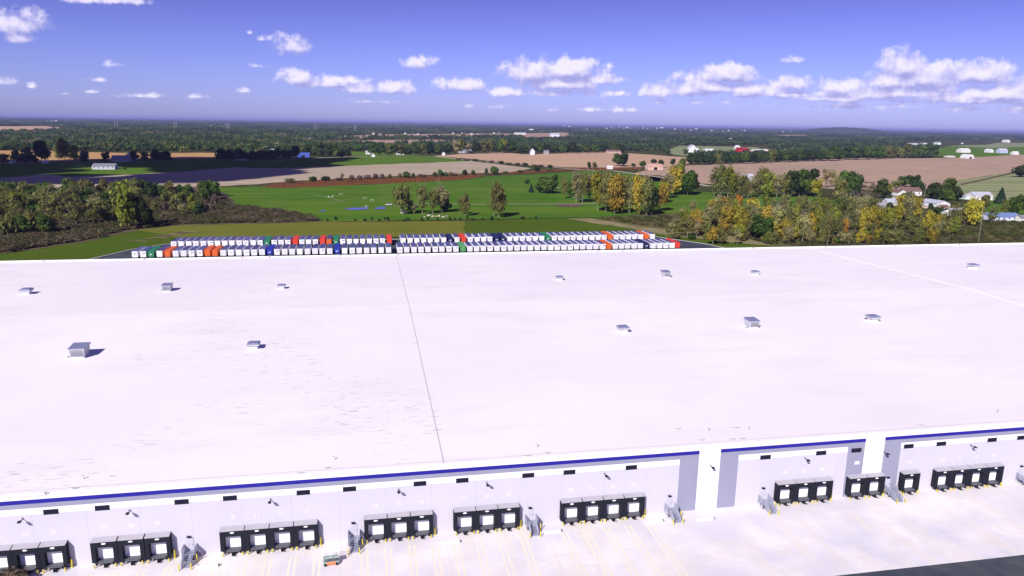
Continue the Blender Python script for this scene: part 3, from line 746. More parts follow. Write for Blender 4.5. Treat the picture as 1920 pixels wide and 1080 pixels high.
pvm = pv.mesh('vent_pipe', pmat('pipe_grey', (.34, .33, .34), .7))
dv = MB(); dv.tube((0, 0, -.1), (0, 0, .12), .28, .2, n=10); dv.tube((.1, .0, .05), (.75, .12, .16), .035, n=5); dv.tube((-.1, 0, .05), (-.6, .1, .2), .035, n=5); dv.box(.2, .5, -.2, .05, -.05, .1)
dvm = dv.mesh('roof_drain', pmat('drain_grey', (.42, .41, .42), .7))
PIPES = [(0, 158, 898, 'near front left corner of the roof'), (0, 628, 862, 'left of the dark roof joint by the front edge'), (0, 1008, 838, 'right of the dark roof joint by the front edge'),
         (0, 1330, 808, 'above the white column at the front edge'), (0, 1405, 806, 'rightmost of three by the roof clutter at right'), (0, 1871, 773, 'near the right edge of the roof')]
for _, px, py, lab in PIPES:
    x, y, z = rp(px, py); o = link('vent_pipe', pvm, None, (x, y, z)); tag(o, 'thin grey bent vent pipe '+lab, 'vent pipe', 'vent pipes on the roof')
DR = [(85, 924, 'far left on the roof edge'), (138, 916, 'second from left on the roof edge'), (562, 888, 'on the roof edge left of the joint'), (612, 878, 'by the pipe left of the joint'),
      (988, 855, 'on the roof edge right of the joint'), (1025, 850, 'just right of another past the joint'), (1270, 805, 'left of the white column on the roof'), (1380, 803, 'above the blue stripe at right'),
      (1392, 823, 'on the edge above the blue stripe at right'), (1372, 824, 'white based on the edge, right of column'), (1727, 798, 'on the right roof edge above louvres'), (1315, 826, 'on the edge above the white column')]
for px, py, lab in DR:
    x, y, z = rp(px, py); o = link('roof_drain', dvm, None, (x, y, z)); tag(o, 'small grey roof drain fitting '+lab, 'roof drain', 'drain fittings on the roof')

# ---------------------------------------------------------------- parked trailers
def trailer_meshes():
    L_ = 14.4; w = 1.28
    T = {}
    for key, side, roofm in (('W', 'tside', 'troof'), ('O', 'orange', 'orange'), ('R', 'red', 'red'), ('G', 'green', 'green'), ('L', 'lgreen', 'lgreen'), ('B', 'tblue', 'tblue'), ('N', 'navy', 'navy'), ('E', 'orange', 'troof')):
        a = MB(); a.box(-w, w, 0, L_, 1.15, 3.95); T[key, 'body'] = a.mesh('body', MT[side])
        a = MB(); a.box(-w+.06, w-.06, .08, L_-.06, 3.95, 4.0); T[key, 'roof'] = a.mesh('roof', MT[roofm])
    for v in range(4):
        a = MB(); a.box(-1.2, 1.2, -.05, -.002, 1.2, 3.88, MT['trear'])
        if v == 1:
            for x in (-.85, -.35, .35, .85): a.box(x-.035, x+.035, -.10, -.05, 1.25, 3.8, MT['rods'])
            a.box(-.02, .02, -.06, -.05, 1.2, 3.88, MT['rods'])
        if v == 2: a.box(-.2, .9, -.055, -.05, 2.9, 3.3, MT['logo']); a.box(-.8, .1, -.055, -.05, 2.1, 2.3, MT['logor']); a.box(-.02, .02, -.06, -.05, 1.2, 3.88, MT['rods'])
        if v == 3: a.box(-.9, .9, -.055, -.05, 2.75, 3.0, MT['rods']); a.box(-.5, .6, -.055, -.05, 2.2, 2.4, MT['logo'])
        T['door', v] = a.mesh('rear_door')
    for key, m in (('O', 'orange'), ('R', 'red'), ('G', 'green'), ('L', 'lgreen'), ('B', 'tblue'), ('N', 'navy'), ('E', 'orange')):
        a = MB(); a.box(-1.2, 1.2, -.05, -.002, 1.2, 3.88, MT[m])
        if key in 'GBN': a.box(-.7, .5, -.055, -.05, 2.3, 2.6, MT['trear']); a.box(-.5, -.2, -.055, -.05, 1.9, 2.1, MT['trear'])
        for x in (-.5, .5): a.box(x-.03, x+.03, -.10, -.05, 1.25, 3.8, MT['rods'])
        T['doorc', key] = a.mesh('rear_door')
    a = MB(); a.box(-.5, .5, .1, L_-1, .85, 1.15); a.box(-1.15, 1.15, -.06, .05, .55, .70); a.box(-.9, -.8, -.02, .05, .7, 1.15); a.box(.8, .9, -.02, .05, .7, 1.15)
    a.box(-.9, -.75, L_-3, L_-2.8, 0, 1.0); a.box(.75, .9, L_-3, L_-2.8, 0, 1.0)
    T['chassis'] = a.mesh('chassis', MT['plate'])
    a = MB(); a.tube((-.28, 0, 0), (.28, 0, 0), .5, n=12); T['wheel'] = a.mesh('wheel', MT['rubber'])
    return T
T = trailer_meshes()
CN = dict(W='white', O='orange', R='red', G='green', L='light green', B='blue', N='navy', E='grey roofed orange')
ROWS = [  # text, first x, pitch, rear y, row phrase
 ('WWGWOWWWWOOWWWWWW'+'B'+'W'*8+'B'+'W'*7, -107.4, 3.545, 367.6, 'near row left half'),
 ('W'*9+'L'+'W'*21+'O'+'W'*5+'N'+'W'*4+'R', 15.2, 3.52, 367.6, 'near row right half'),
 ('W'*13+'GWWWRWWWREGWWWWWWWR', -97.0, 3.48, 396.5, 'far row left half'),
 ('W'*7+'NWRWWWWNN'+'W'*6+'G'+'W'*9+'O'+'W'*5+'OW', 18.2, 3.66, 396.5, 'far row right half')]
tr = random.Random(3)
for ri, (txt, x0, pit, yr, ph) in enumerate(ROWS):
    cols = [i for i, c in enumerate(txt) if c != 'W']
    for i, c in enumerate(txt):
        near = yr < 380
        o = empty('box_trailer', (x0+i*pit+tr.uniform(-.12, .12), yr+tr.uniform(-.5, .5)+(i*.06 if not near and ri == 3 else 0), .41), math.radians(tr.uniform(-.5, .5)))
        link('body', T[c, 'body'], o); link('roof', T[c, 'roof'], o); link('chassis', T['chassis'], o)
        if c == 'W': v = tr.choice([1, 1, 1, 2, 3, 0]) if near else tr.choice([0, 0, 0, 2, 3]); link('rear_door', T['door', v], o)
        else: link('rear_door', T['doorc', c], o)
        for wy in (1.3, 2.6):
            for wx in (-.98, .98): link('wheel', T['wheel'], o, (wx, wy, .5))
        if c == 'W':
            # name it by its nearest coloured neighbour
            j = min(cols, key=lambda q: abs(q-i)); k = i-j; cn = CN[txt[j]]
            same = [q for q in cols if txt[q] == txt[j]]
            which = '' if len(same) == 1 else (ordn(same.index(j)+1)+' ')
            lab = 'white trailer %s %s of %s%s trailer, %s' % (('next on the' if abs(k) == 1 else ordn(abs(k))+' to the'), 'left' if k < 0 else 'right', which, cn, ph)
        else:
            same = [q for q in cols if txt[q] == c]
            which = 'only' if len(same) == 1 else ordn(same.index(i)+1)
            lab = '%s %s box trailer counted from the left in the %s' % (which, CN[c], ph)
        tag(o, lab, 'trailer', 'box trailers parked in two rows')

# ---------------------------------------------------------------- trees
nr = np.random.RandomState(5)
def leaf_quads(kind, n, seed):
    """n leaf sprays of a unit-high tree -> centres, normals, sizes, brightness"""
    r = np.random.RandomState(seed)
    if kind == 'conifer':
        t = r.rand(n)**.8; z = .12+.86*(1-t*.98)[::-1] if False else .10+.88*(1-np.sqrt(r.rand(n)))
        rad = .27*(1-(z-.08)/.92)*(.75+.3*r.rand(n)); th = r.rand(n)*2*np.pi
        c = np.stack([rad*np.cos(th), rad*np.sin(th), z], 1); nrm = np.stack([np.cos(th), np.sin(th), .5+0*th], 1)
        sz = .05+.03*r.rand(n)
    else:
        P = dict(full=(12, .36, .52, .38, .21), open=(16, .38, .54, .42, .16), thin=(15, .32, .55, .42, .13), bare=(14, .34, .55, .42, .15), bush=(6, .50, .42, .16, .34), tall=(14, .26, .54, .42, .17))[kind]
        nl, ra, zc, zr, lr = P
        lob = []
        for i in range(nl):
            d = r.normal(size=3); d /= np.linalg.norm(d); q = r.rand()**.4
            lob.append((np.array([d[0]*ra*q*.72, d[1]*ra*q*.72, zc+d[2]*zr*q*.85]), lr*(.7+.6*r.rand()), .72+.5*r.rand()))
        idx = r.randint(0, nl, n); c = np.zeros((n, 3)); nrm = np.zeros((n, 3)); br = np.ones(n)
        d = r.normal(size=(n, 3)); d /= np.linalg.norm(d, axis=1)[:, None]
        for i in range(n):
            L_ = lob[idx[i]]; q = (.55+.5*r.rand()) if kind in ('full', 'bush') else (.3+1.05*r.rand()); c[i] = L_[0]+d[i]*L_[1]*q*np.array([1, 1, .85]); br[i] = L_[2]
        nrm = d; sz = dict(full=.043, open=.030, thin=.024, bare=.021, bush=.07, tall=.034)[kind]*(.6+.8*r.rand(n))
        c[:, 2] = np.maximum(c[:, 2], .05)
        return c, nrm+r.normal(size=(n, 3))*.45, sz, br*(.75+.5*r.rand(n))
    return c, nrm+r.normal(size=(n, 3))*.4, sz, .75+.5*r.rand(n)
def quads_from(c, nrm, sz, r):
    n = len(c); nrm = nrm/np.linalg.norm(nrm, axis=1)[:, None]
    a = np.cross(nrm, r.normal(size=(n, 3))); a /= np.linalg.norm(a, axis=1)[:, None]; b = np.cross(nrm, a)
    s = sz[:, None]; k = .55+.5*r.rand(n, 1)
    v = np.stack([c-a*s-b*s*k, c+a*s-b*s*k*.8, c+a*s*.9+b*s*k, c-a*s*.8+b*s*k], 1)
    return v      # n,4,3
def quad_mesh(name, v, colr, mat):
    n = v.shape[0]; me = bpy.data.meshes.new(name)
    me.vertices.add(n*4); me.vertices.foreach_set('co', v.astype(np.float32).ravel())
    me.loops.add(n*4); me.loops.foreach_set('vertex_index', np.arange(n*4, dtype=np.int32))
    me.polygons.add(n); me.polygons.foreach_set('loop_start', np.arange(n, dtype=np.int32)*4)
    me.update(calc_edges=True)
    at = me.color_attributes.new('Col', 'FLOAT_COLOR', 'POINT')
    col = np.ones((n*4, 4), np.float32); col[:, :3] = np.repeat(colr.reshape(n, -1)*np.ones((1, 3)), 4, axis=0)
    at.data.foreach_set('color', col.ravel()); me.materials.append(mat); return me
def trunk_mesh(kind, seed, mat):
    r = random.Random(seed); a = MB(); top = dict(full=.55, open=.7, thin=.85, bare=.9, tall=.8, conifer=.9, bush=.25)[kind]
    th = .015 if kind != 'bush' else .02
    p0 = Vector((0, 0, -.02)); pts = [p0]; n = 4
    for i in range(1, n+1): pts.append(Vector((r.uniform(-.02, .02)*i, r.uniform(-.02, .02)*i, top*i/n)))
    for i in range(n): a.tube(pts[i], pts[i+1], th*(1-.8*i/n)*(1 if i else 1.2), th*(1-.8*(i+1)/n), n=5)
    if kind == 'conifer': return a.mesh('trunk', mat)
    nb = dict(full=5, open=8, thin=10, bare=14, tall=8, bush=4)[kind]
    for i in range(nb):
        t = r.uniform(.25, .95); k = min(n-1, int(t*n)); s = pts[k].lerp(pts[k+1], t*n-k); an = r.uniform(0, 6.28)
        L_ = r.uniform(.12, .28)*(1.3 if kind != 'tall' else .8); e = s+Vector((math.cos(an)*L_*.8, math.sin(an)*L_*.8, L_*r.uniform(.7, 1.2)))
        a.tube(s, e, th*.42, th*.12, n=4)
        if kind in ('bare', 'thin', 'open'):
            for _ in range(3):
                m_ = s.lerp(e, r.uniform(.4, .9)); e2 = m_+Vector((r.uniform(-.10, .10), r.uniform(-.10, .10), r.uniform(.05, .14))); a.tube(m_, e2, th*.2, th*.06, n=3)
    return a.mesh('trunk', mat)
def translucent(m, f=.48):
    nt = m.node_tree; N = nt.nodes; L = nt.links; b = N['Principled BSDF']; c = b.inputs['Base Color'].links[0].from_socket
    t = N.new('ShaderNodeBsdfTranslucent'); L.new(c, t.inputs['Color']); x = N.new('ShaderNodeMixShader'); x.inputs[0].default_value = f
    L.new(b.outputs[0], x.inputs[1]); L.new(t.outputs[0], x.inputs[2]); L.new(x.outputs[0], N['Material Output'].inputs['Surface']); return m
def fol(name, c, c2): return translucent(_fol(name, c, c2))
def _fol(name, c, c2):
    c = tuple(x*1.55 for x in c); c2 = tuple(x*1.5 for x in c2)
    return pmat(name, c, .9, scale=.9, col2=c2, attr=True, orand=.22, spec=.1)
FM = dict(dk=fol('dark_green_leaves', (.036, .060, .016), (.026, .046, .014)), gr=fol('green_leaves', (.062, .105, .018), (.045, .08, .016)),
          ol=fol('olive_leaves', (.16, .16, .045), (.12, .125, .04)), yg=fol('yellow_green_leaves', (.17, .19, .026), (.12, .15, .022)),
          yo=fol('golden_leaves', (.31, .24, .030), (.20, .19, .03)), og=fol('orange_leaves', (.36, .20, .028), (.26, .17, .035)),
          gb=fol('grey_brown_twigs', (.25, .22, .10), (.19, .18, .075)), pu=fol('purple_brown_twigs', (.16, .11, .10), (.12, .095, .07)),
          cn=fol('spruce_needles', (.022, .050, .024), (.018, .038, .02)), ye=fol('pale_yellow_leaves', (.30, .28, .06), (.22, .22, .05)))
TY = dict(  # kind, leaf material, leaf count, trunk material, words
 dk=('full', 'dk', 1200, 'wood', 'dark green leafy'), gr=('full', 'gr', 1200, 'wood', 'green leafy'), ol=('open', 'ol', 1500, 'palewood', 'olive half bare'),
 yg=('open', 'yg', 1500, 'palewood', 'yellow green'), yo=('open', 'yo', 1500, 'palewood', 'golden yellow'), og=('open', 'og', 1500, 'palewood', 'orange leaved'),
 br=('bare', 'gb', 1100, 'palewood', 'grey nearly bare'), th=('thin', 'ol', 800, 'palewood', 'thin sparse olive'), ty=('thin', 'yg', 560, 'palewood', 'thin yellow green'), cn=('conifer', 'cn', 700, 'wood', 'dark conical spruce'),
 bu=('bush', 'dk', 420, 'wood', 'dark green bushy'), bg=('bush', 'gr', 420, 'wood', 'green bushy'), bp=('bush', 'pu', 380, 'wood', 'purple brown bushy'), tl=('tall', 'yg', 1000, 'palewood', 'tall bright yellow green'), bo=('bush', 'ol', 400, 'wood', 'olive bushy'))
TM = {}
for k, (kind, lm_, n, tm_, _) in TY.items():
    for v in range(3):
        sd = abs(hash(kind)) % 1 + {'full': 1, 'open': 2, 'thin': 3, 'bare': 4, 'bush': 5, 'tall': 6, 'conifer': 7}[kind]*10+v
        r = np.random.RandomState(sd); c, nn, sz, br = leaf_quads(kind, n, sd)
        TM[k, v] = (quad_mesh('crown', quads_from(c, nn, sz, r), br, FM[lm_]), trunk_mesh(kind, sd, MT[tm_]))
TREES = 0
def tree(px, py, hpx, wpx, ty, label, group, cat='tree', v=None):
    global TREES
    x, y = gp(px, py, .3); d = math.sqrt(x*x+y*y+H*H); h = hpx*d/F*1.03; w = wpx*d/F
    base = dict(full=.80, open=.80, thin=.72, bare=.74, bush=1.25, tall=.62, conifer=.5)[TY[ty][0]]
    nm = dict(bush='shrub', conifer='spruce_tree').get(TY[ty][0], 'bare_tree' if ty == 'br' else 'leafy_tree')
    o = empty(nm, (x, y, .2), rng.uniform(0, 6.28)); s = w/base*(.9 if ty in ('yo', 'og', 'ol', 'yg') else 1)
    o.scale = (s, s, h)
    cr, tk = TM[ty, rng.randrange(3) if v is None else v]
    link('crown', cr, o); link('trunk', tk, o)
    tag(o, label, cat if TY[ty][0] != 'bush' else 'shrub', group); TREES += 1
    return o
def cluster(items, where, group):
    items = sorted(items, key=lambda t: t[0])
    per = {}
    tot = {}
    for it in items: tot[it[4]] = tot.get(it[4], 0)+1
    for px, py, hp, wp, ty in items:
        per[ty] = per.get(ty, 0)+1
        w = TY[ty][4]; noun = '' if TY[ty][0] == 'bush' else ' tree'
        noun = ' shrub' if TY[ty][0] == 'bush' else ' tree'; w = w.replace(' bushy', '').replace(' spruce', '')
        if ty == 'cn': noun = ' spruce'
        if tot[ty] == 1: lab = 'only %s%s %s' % (w, noun, where)
        else: lab = '%s%s, %s from left %s' % (w, noun, ordn(per[ty]), where)
        tree(px, py, hp, wp, ty, lab, group)

cluster([(755, 402, 62, 44, 'ol'), (792, 402, 56, 32, 'th'), (812, 401, 50, 26, 'th'), (829, 399, 54, 40, 'br'), (873, 405, 42, 24, 'ol'), (864, 402, 34, 18, 'th'),
         (935, 408, 66, 38, 'ol'), (926, 405, 50, 26, 'th'), (776, 401, 22, 20, 'br'), (836, 397, 26, 24, 'dk'), (769, 400, 26, 16, 'th')], 'in the park lawn above the trailers', 'trees on the park lawn')
cluster([(1026, 362, 32, 44, 'gr'), (1040, 356, 30, 14, 'dk'), (988, 345, 11, 11, 'dk'), (996, 361, 15, 9, 'cn'), (1012, 361, 22, 20, 'dk'), (1057, 372, 42, 16, 'ol'), (1066, 366, 36, 16, 'gr')], 'beside the small path on the green', 'trees on the park lawn')
cluster([(1080, 380, 64, 30, 'br'), (1092, 380, 62, 30, 'ol'), (1104, 378, 56, 28, 'br'), (1120, 396, 74, 38, 'yo'), (1136, 398, 76, 40, 'ol'), (1152, 402, 84, 40, 'yo'), (1166, 400, 78, 34, 'ol'),
         (1180, 400, 62, 36, 'br'), (1197, 402, 82, 40, 'yo'), (1212, 404, 74, 34, 'ol'), (1222, 404, 52, 30, 'dk'), (1238, 396, 52, 34, 'yo'), (1128, 384, 66, 36, 'ol'), (1205, 386, 62, 30, 'br'), (1172, 386, 60, 34, 'yg')], 'in the tall clump at centre right', 'trees in the tall clump')
cluster([(1262, 366, 58, 36, 'yo'), (1275, 362, 56, 36, 'yg'), (1289, 366, 52, 30, 'gr'), (1296, 364, 40, 26, 'dk'), (1250, 372, 50, 32, 'br'), (1244, 380, 44, 26, 'yo')], 'right of the tall clump', 'trees in the tall clump')
cluster([(1158, 311, 24, 22, 'gr'), (1170, 312, 24, 22, 'dk'), (1104, 316, 12, 9, 'dk'), (1115, 318, 14, 12, 'ol'), (1188, 313, 8, 9, 'dk'), (1204, 313, 13, 14, 'gr'), (1226, 306, 9, 14, 'dk'), (1240, 309, 11, 12, 'dk'), (1262, 310, 12, 12, 'dk'), (1280, 309, 14, 14, 'gr')], 'at the far brown field by the tan house', 'trees round the tan house')
cluster([(1338, 368, 56, 28, 'th'), (1350, 370, 58, 32, 'ol'), (1364, 370, 62, 34, 'yg'), (1378, 368, 50, 30, 'br'), (1392, 372, 48, 28, 'ol'), (1402, 372, 40, 28, 'br'), (1415, 370, 40, 26, 'th'), (1428, 366, 54, 32, 'ol'), (1440, 370, 50, 30, 'yg'), (1456, 370, 46, 26, 'br'),
         (1470, 370, 44, 28, 'th'), (1483, 370, 46, 30, 'dk'), (1498, 368, 50, 38, 'gr'), (1514, 366, 48, 38, 'dk'), (1530, 370, 36, 26, 'yo'), (1548, 352, 36, 22, 'br'), (1560, 350, 32, 20, 'br'), (1587, 372, 54, 40, 'gr'), (1600, 368, 44, 28, 'dk'), (1575, 378, 44, 30, 'ol')], 'in the row before the brown field', 'trees in the row before the brown field')
r_ = random.Random(11)
belt = [(1284, 430, 40, 26, 'og'), (1302, 434, 46, 28, 'yo'), (1316, 440, 40, 26, 'og'), (1328, 436, 50, 28, 'br'), (1346, 430, 56, 30, 'og'), (1360, 440, 60, 36, 'yo'), (1376, 438, 62, 36, 'og'), (1388, 446, 54, 36, 'yo'), (1400, 436, 56, 26, 'th'),
        (1412, 440, 52, 28, 'br'), (1425, 448, 46, 40, 'gr'), (1436, 436, 54, 30, 'yo'), (1450, 440, 56, 28, 'br'), (1464, 440, 52, 28, 'ol'), (1478, 446, 54, 28, 'th'), (1492, 442, 58, 34, 'og'), (1504, 454, 56, 32, 'br'), (1516, 448, 52, 28, 'yo'), (1530, 440, 50, 30, 'og'),
        (1540, 452, 46, 22, 'th'), (1551, 462, 60, 18, 'th'), (1562, 430, 44, 28, 'yg'), (1576, 415, 48, 30, 'ty'), (1590, 418, 52, 26, 'th'), (1602, 412, 46, 26, 'br'), (1410, 412, 44, 28, 'yo'), (1380, 412, 46, 26, 'og'), (1440, 410, 46, 30, 'og'), (1470, 408, 46, 28, 'og'), (1500, 408, 44, 30, 'ol'), (1530, 410, 44, 28, 'yg'), (1345, 414, 34, 22, 'og')]
for i in range(34):
    px = 1262+i*8.6+r_.uniform(-4, 4); yy = r_.choice([404, 418, 430, 446]); hh = r_.uniform(26, 42)
    belt.append((px, yy+(px-1400)*.02, hh, hh*r_.uniform(.6, .8), r_.choice(['br', 'th', 'ol', 'br', 'yg', 'th', 'yo', 'ol'])))
for i in range(40):
    px = 1250+i*8.4+r_.uniform(-4, 4); yy = r_.choice([424, 440, 452]); hh = r_.uniform(9, 16)
    belt.append((px, yy+(px-1400)*.03, hh, hh*1.3, r_.choice(['bo', 'bo', 'bg'])))
belt = [(a, b, c, d, ('yg', 'ol', 'og')[i % 3] if t == 'og' else t) for i, (a, b, c, d, t) in enumerate(belt)]
low = []
for i in range(58):
    px = 1330+i*8.0+r_.uniform(-4, 4); yy = r_.choice([432, 442, 452, 458]); hh = r_.uniform(18, 34)
    low.append((px, yy, hh, hh*r_.uniform(.65, .9), r_.choice(['ol', 'th', 'yg', 'br', 'ty', 'yo', 'ol', 'bo'])))
cluster(low, 'in the low growth beyond the roof edge', 'low trees beyond the roof edge')
cluster(belt, 'in the autumn belt right of the trailers', 'trees in the autumn belt')
cluster([(1583, 440, 31, 15, 'og'), (1621, 438, 48, 30, 'yo'), (1638, 436, 50, 32, 'yo'), (1650, 426, 44, 26, 'br'), (1664, 430, 42, 26, 'yg'), (1678, 428, 40, 24, 'yo'), (1700, 418, 52, 26, 'br'), (1714, 416, 48, 28, 'yo'), (1688, 410, 46, 26, 'yo'), (1738, 436, 38, 24, 'yo'),
         (1787, 430, 44, 28, 'th'), (1822, 424, 50, 30, 'yo'), (1836, 422, 38, 24, 'ty'), (1858, 420, 30, 20, 'th'), (1808, 422, 34, 26, 'ol'), (1845, 404, 34, 20, 'th'), (1770, 428, 24, 18, 'bu'), (1884, 404, 26, 22, 'ty'), (1905, 404, 34, 26, 'gr'), (1635, 408, 36, 24, 'th'), (1620, 404, 40, 24, 'br')], 'in the scrub at lower right', 'trees in the scrub at right')
cluster([(1652, 372, 32, 24, 'dk'), (1664, 366, 22, 18, 'yg'), (1680, 356, 18, 20, 'ol'), (1697, 350, 20, 24, 'gr'), (1714, 356, 26, 18, 'dk'), (1724, 360, 22, 16, 'dk'), (1748, 372, 28, 26, 'dk'), (1764, 374, 30, 26, 'dk'), (1778, 374, 34, 26, 'gr'), (1790, 376, 26, 24, 'dk'), (1772, 382, 24, 30, 'gr'),
         (1875, 382, 24, 15, 'cn'), (1912, 332, 22, 26, 'dk'), (1926, 332, 20, 24, 'gr'), (1760, 402, 16, 22, 'bu'), (1745, 392, 12, 10, 'bu'), (1700, 384, 22, 30, 'ol'), (1848, 376, 12, 12, 'bo'), (1665, 388, 10, 16, 'bu')], 'around the houses at right', 'trees round the houses at right')
# wood on the left
wood = []
for (y0, x0, x1, st, hh) in ((371, -30, 412, 13.5, 33), (386, -30, 408, 16, 38), (403, -20, 400, 18, 42), (421, -20, 262, 21, 45), (441, -10, 150, 23, 46)):
    x = x0
    while x < x1:
        px = x+r_.uniform(-6, 6); py = y0+r_.uniform(-4, 4)-max(0, px-200)*.015
        open_ = 120 < px < 245 and py > 395
        east = px > 262 and py > 380
        if open_ and r_.random() < .5: x += st; continue
        if east and r_.random() < .2: x += st; continue
        ty = r_.choice(['gr', 'gr', 'dk', 'ol', 'gr', 'ol', 'ol']) if y0 < 380 else (r_.choice(['ol', 'br', 'bp', 'gr', 'bo', 'th', 'ol']) if east else r_.choice(['gr', 'ol', 'ol', 'gr', 'br', 'th', 'th', 'bo']))
        h = hh*r_.uniform(.66, .98)*(0.7 if east else 1)
        wood.append((px, py, h, h*r_.uniform(.7, .95), ty)); x += st
wood += [(240, 430, 76, 34, 'tl'), (252, 428, 60, 26, 'tl'), (268, 428, 52, 26, 'dk'), (276, 425, 30, 26, 'dk'), (363, 402, 36, 22, 'yg'), (375, 404, 22, 22, 'dk'), (35, 410, 48, 30, 'yg')]
bands = (('at the back of the left wood', lambda y: y < 376), ('in the back half of the left wood', lambda y: 376 <= y < 394), ('in the middle of the left wood', lambda y: 394 <= y < 414), ('in the front of the left wood', lambda y: y >= 414))
for wh, fn in bands: cluster([t for t in wood if fn(t[1])], wh, 'trees of the left wood')
# hedgerow bushes along the reddish strip and trees far left
hedge = []
for px, hp, wp, ty in ((545, 8, 22, 'bo'), (588, 10, 15, 'bu'), (610, 10, 15, 'bu'), (632, 6, 18, 'bp'), (642, 12, 8, 'br'), (660, 10, 12, 'bp'), (674, 8, 14, 'bp'), (688, 9, 14, 'bp'), (705, 10, 14, 'bp'), (716, 9, 12, 'bp'), (731, 8, 10, 'bo'),
                       (750, 9, 10, 'bo'), (761, 12, 18, 'bg'), (775, 8, 8, 'bu'), (793, 6, 16, 'bp'), (817, 9, 10, 'bu'), (826, 13, 9, 'gr'), (834, 8, 14, 'bg'), (845, 8, 9, 'bo'), (855, 6, 12, 'bp'), (873, 11, 12, 'bu'), (888, 10, 8, 'bu'), (912, 10, 6, 'dk'), (926, 15, 18, 'bg'), (948, 5, 12, 'bo'), (975, 6, 14, 'bo'), (1008, 11, 16, 'bu'), (1030, 6, 14, 'bo')):
    py = 340-(px-600)*.041 if px < 905 else 328-(px-905)*.06
    hedge.append((px, py, hp*1.2, wp*1.1, ty))
cluster(hedge, 'in the hedge above the red strip', 'bushes of the hedgerow')
cluster([(860+i*15.5, 300.2+i*1.25, 4+i % 3, 15, ['bo', 'bp', 'bu'][i % 3]) for i in range(12)], 'along the road by the tan field', 'bushes along the road')
fl = [(8, 308, 18, 22, 'ol'), (31, 308, 22, 14, 'gr'), (45, 308, 18, 16, 'dk'), (62, 307, 14, 16, 'dk'), (78, 305, 34, 26, 'dk'), (52, 302, 24, 24, 'ye' if False else 'ol'), (122, 302, 36, 26, 'yg'), (140, 303, 30, 24, 'yg'), (160, 307, 20, 20, 'dk'), (112, 300, 26, 20, 'ol'), (199, 300, 14, 14, 'dk'),
      (252, 302, 18, 18, 'dk'), (272, 301, 16, 18, 'ol'), (294, 302, 22, 22, 'dk'), (308, 302, 20, 20, 'dk'), (316, 302, 14, 14, 'dk'), (195, 305, 8, 12, 'bu'), (224, 303, 10, 14, 'bu'), (234, 318, 6, 6, 'bu')]
cluster(fl, 'near the farmhouses at far left', 'trees round the farmhouses at left')
fc = [(410+i*12.2+r_.uniform(-3, 3), 301-i*.25, r_.uniform(16, 24), r_.uniform(16, 22), r_.choice(['dk', 'dk', 'gr'])) for i in range(13)]
fc += [(578, 291, 20, 22, 'dk'), (600, 292, 24, 24, 'dk'), (616, 294, 22, 22, 'dk'), (640, 296, 18, 20, 'dk'), (652, 295, 15, 14, 'dk'), (628, 288, 18, 20, 'gr')]
cluster(fc, 'in the shaded grove left of the blue barn', 'trees of the shaded grove')
fd = [(672, 284, 16, 20, 'gr'), (655, 282, 12, 18, 'ol')]+[(700+i*13.0+r_.uniform(-3, 3), 292-.1*i, r_.uniform(17, 26), r_.uniform(17, 22), r_.choice(['dk', 'gr', 'gr', 'ol'])) for i in range(10)]
fd += [(838+i*13.5+r_.uniform(-3, 3), 289-.25*i, r_.uniform(20, 30), r_.uniform(17, 22), r_.choice(['gr', 'ol', 'dk', 'yg', 'br'])) for i in range(10)]
cluster(fd, 'along the road behind the green crop', 'trees along the far road')
fe = [(975+i*12.5+r_.uniform(-3, 3), 289-.2*i, r_.uniform(14, 22), r_.uniform(15, 20), r_.choice(['gr', 'dk', 'dk'])) for i in range(16)]
cluster(fe, 'behind the far tan field', 'trees behind the tan field')
ff = [(1296+i*12.6+r_.uniform(-3, 3), 310-i*.43+r_.uniform(-.5, .5), r_.uniform(16, 26), r_.uniform(17, 24), r_.choice(['gr', 'dk', 'dk', 'gr', 'gr', 'ol'])) for i in range(37)]
cluster(ff, 'along the far edge of the brown field', 'trees along the brown field edge')
saps = []
for i, px in enumerate((505, 521, 549, 582, 613, 630, 665, 684, 696, 710, 721, 727, 758, 765, 791, 803, 820, 843, 852, 863, 876, 888, 905, 921, 935, 980, 1005)):
    saps.append((px, 416.5-(px-500)*.006+(i*37 % 5)*.6-3, 5+i % 3*1.5, 6+i % 2*3, 'bu'))
cluster(saps, 'in the sapling line behind the trailers', 'young shrubs behind the trailers')
# autumn shrub at the bottom left corner of the yard
x, y = gp(22, 1094, .1)
o = tree(22, 1094, 24, 50, 'bp', 'brown bare twiggy shrub cut off by the bottom left corner', 'shrub in the yard'); o.name = 'twiggy_shrub'

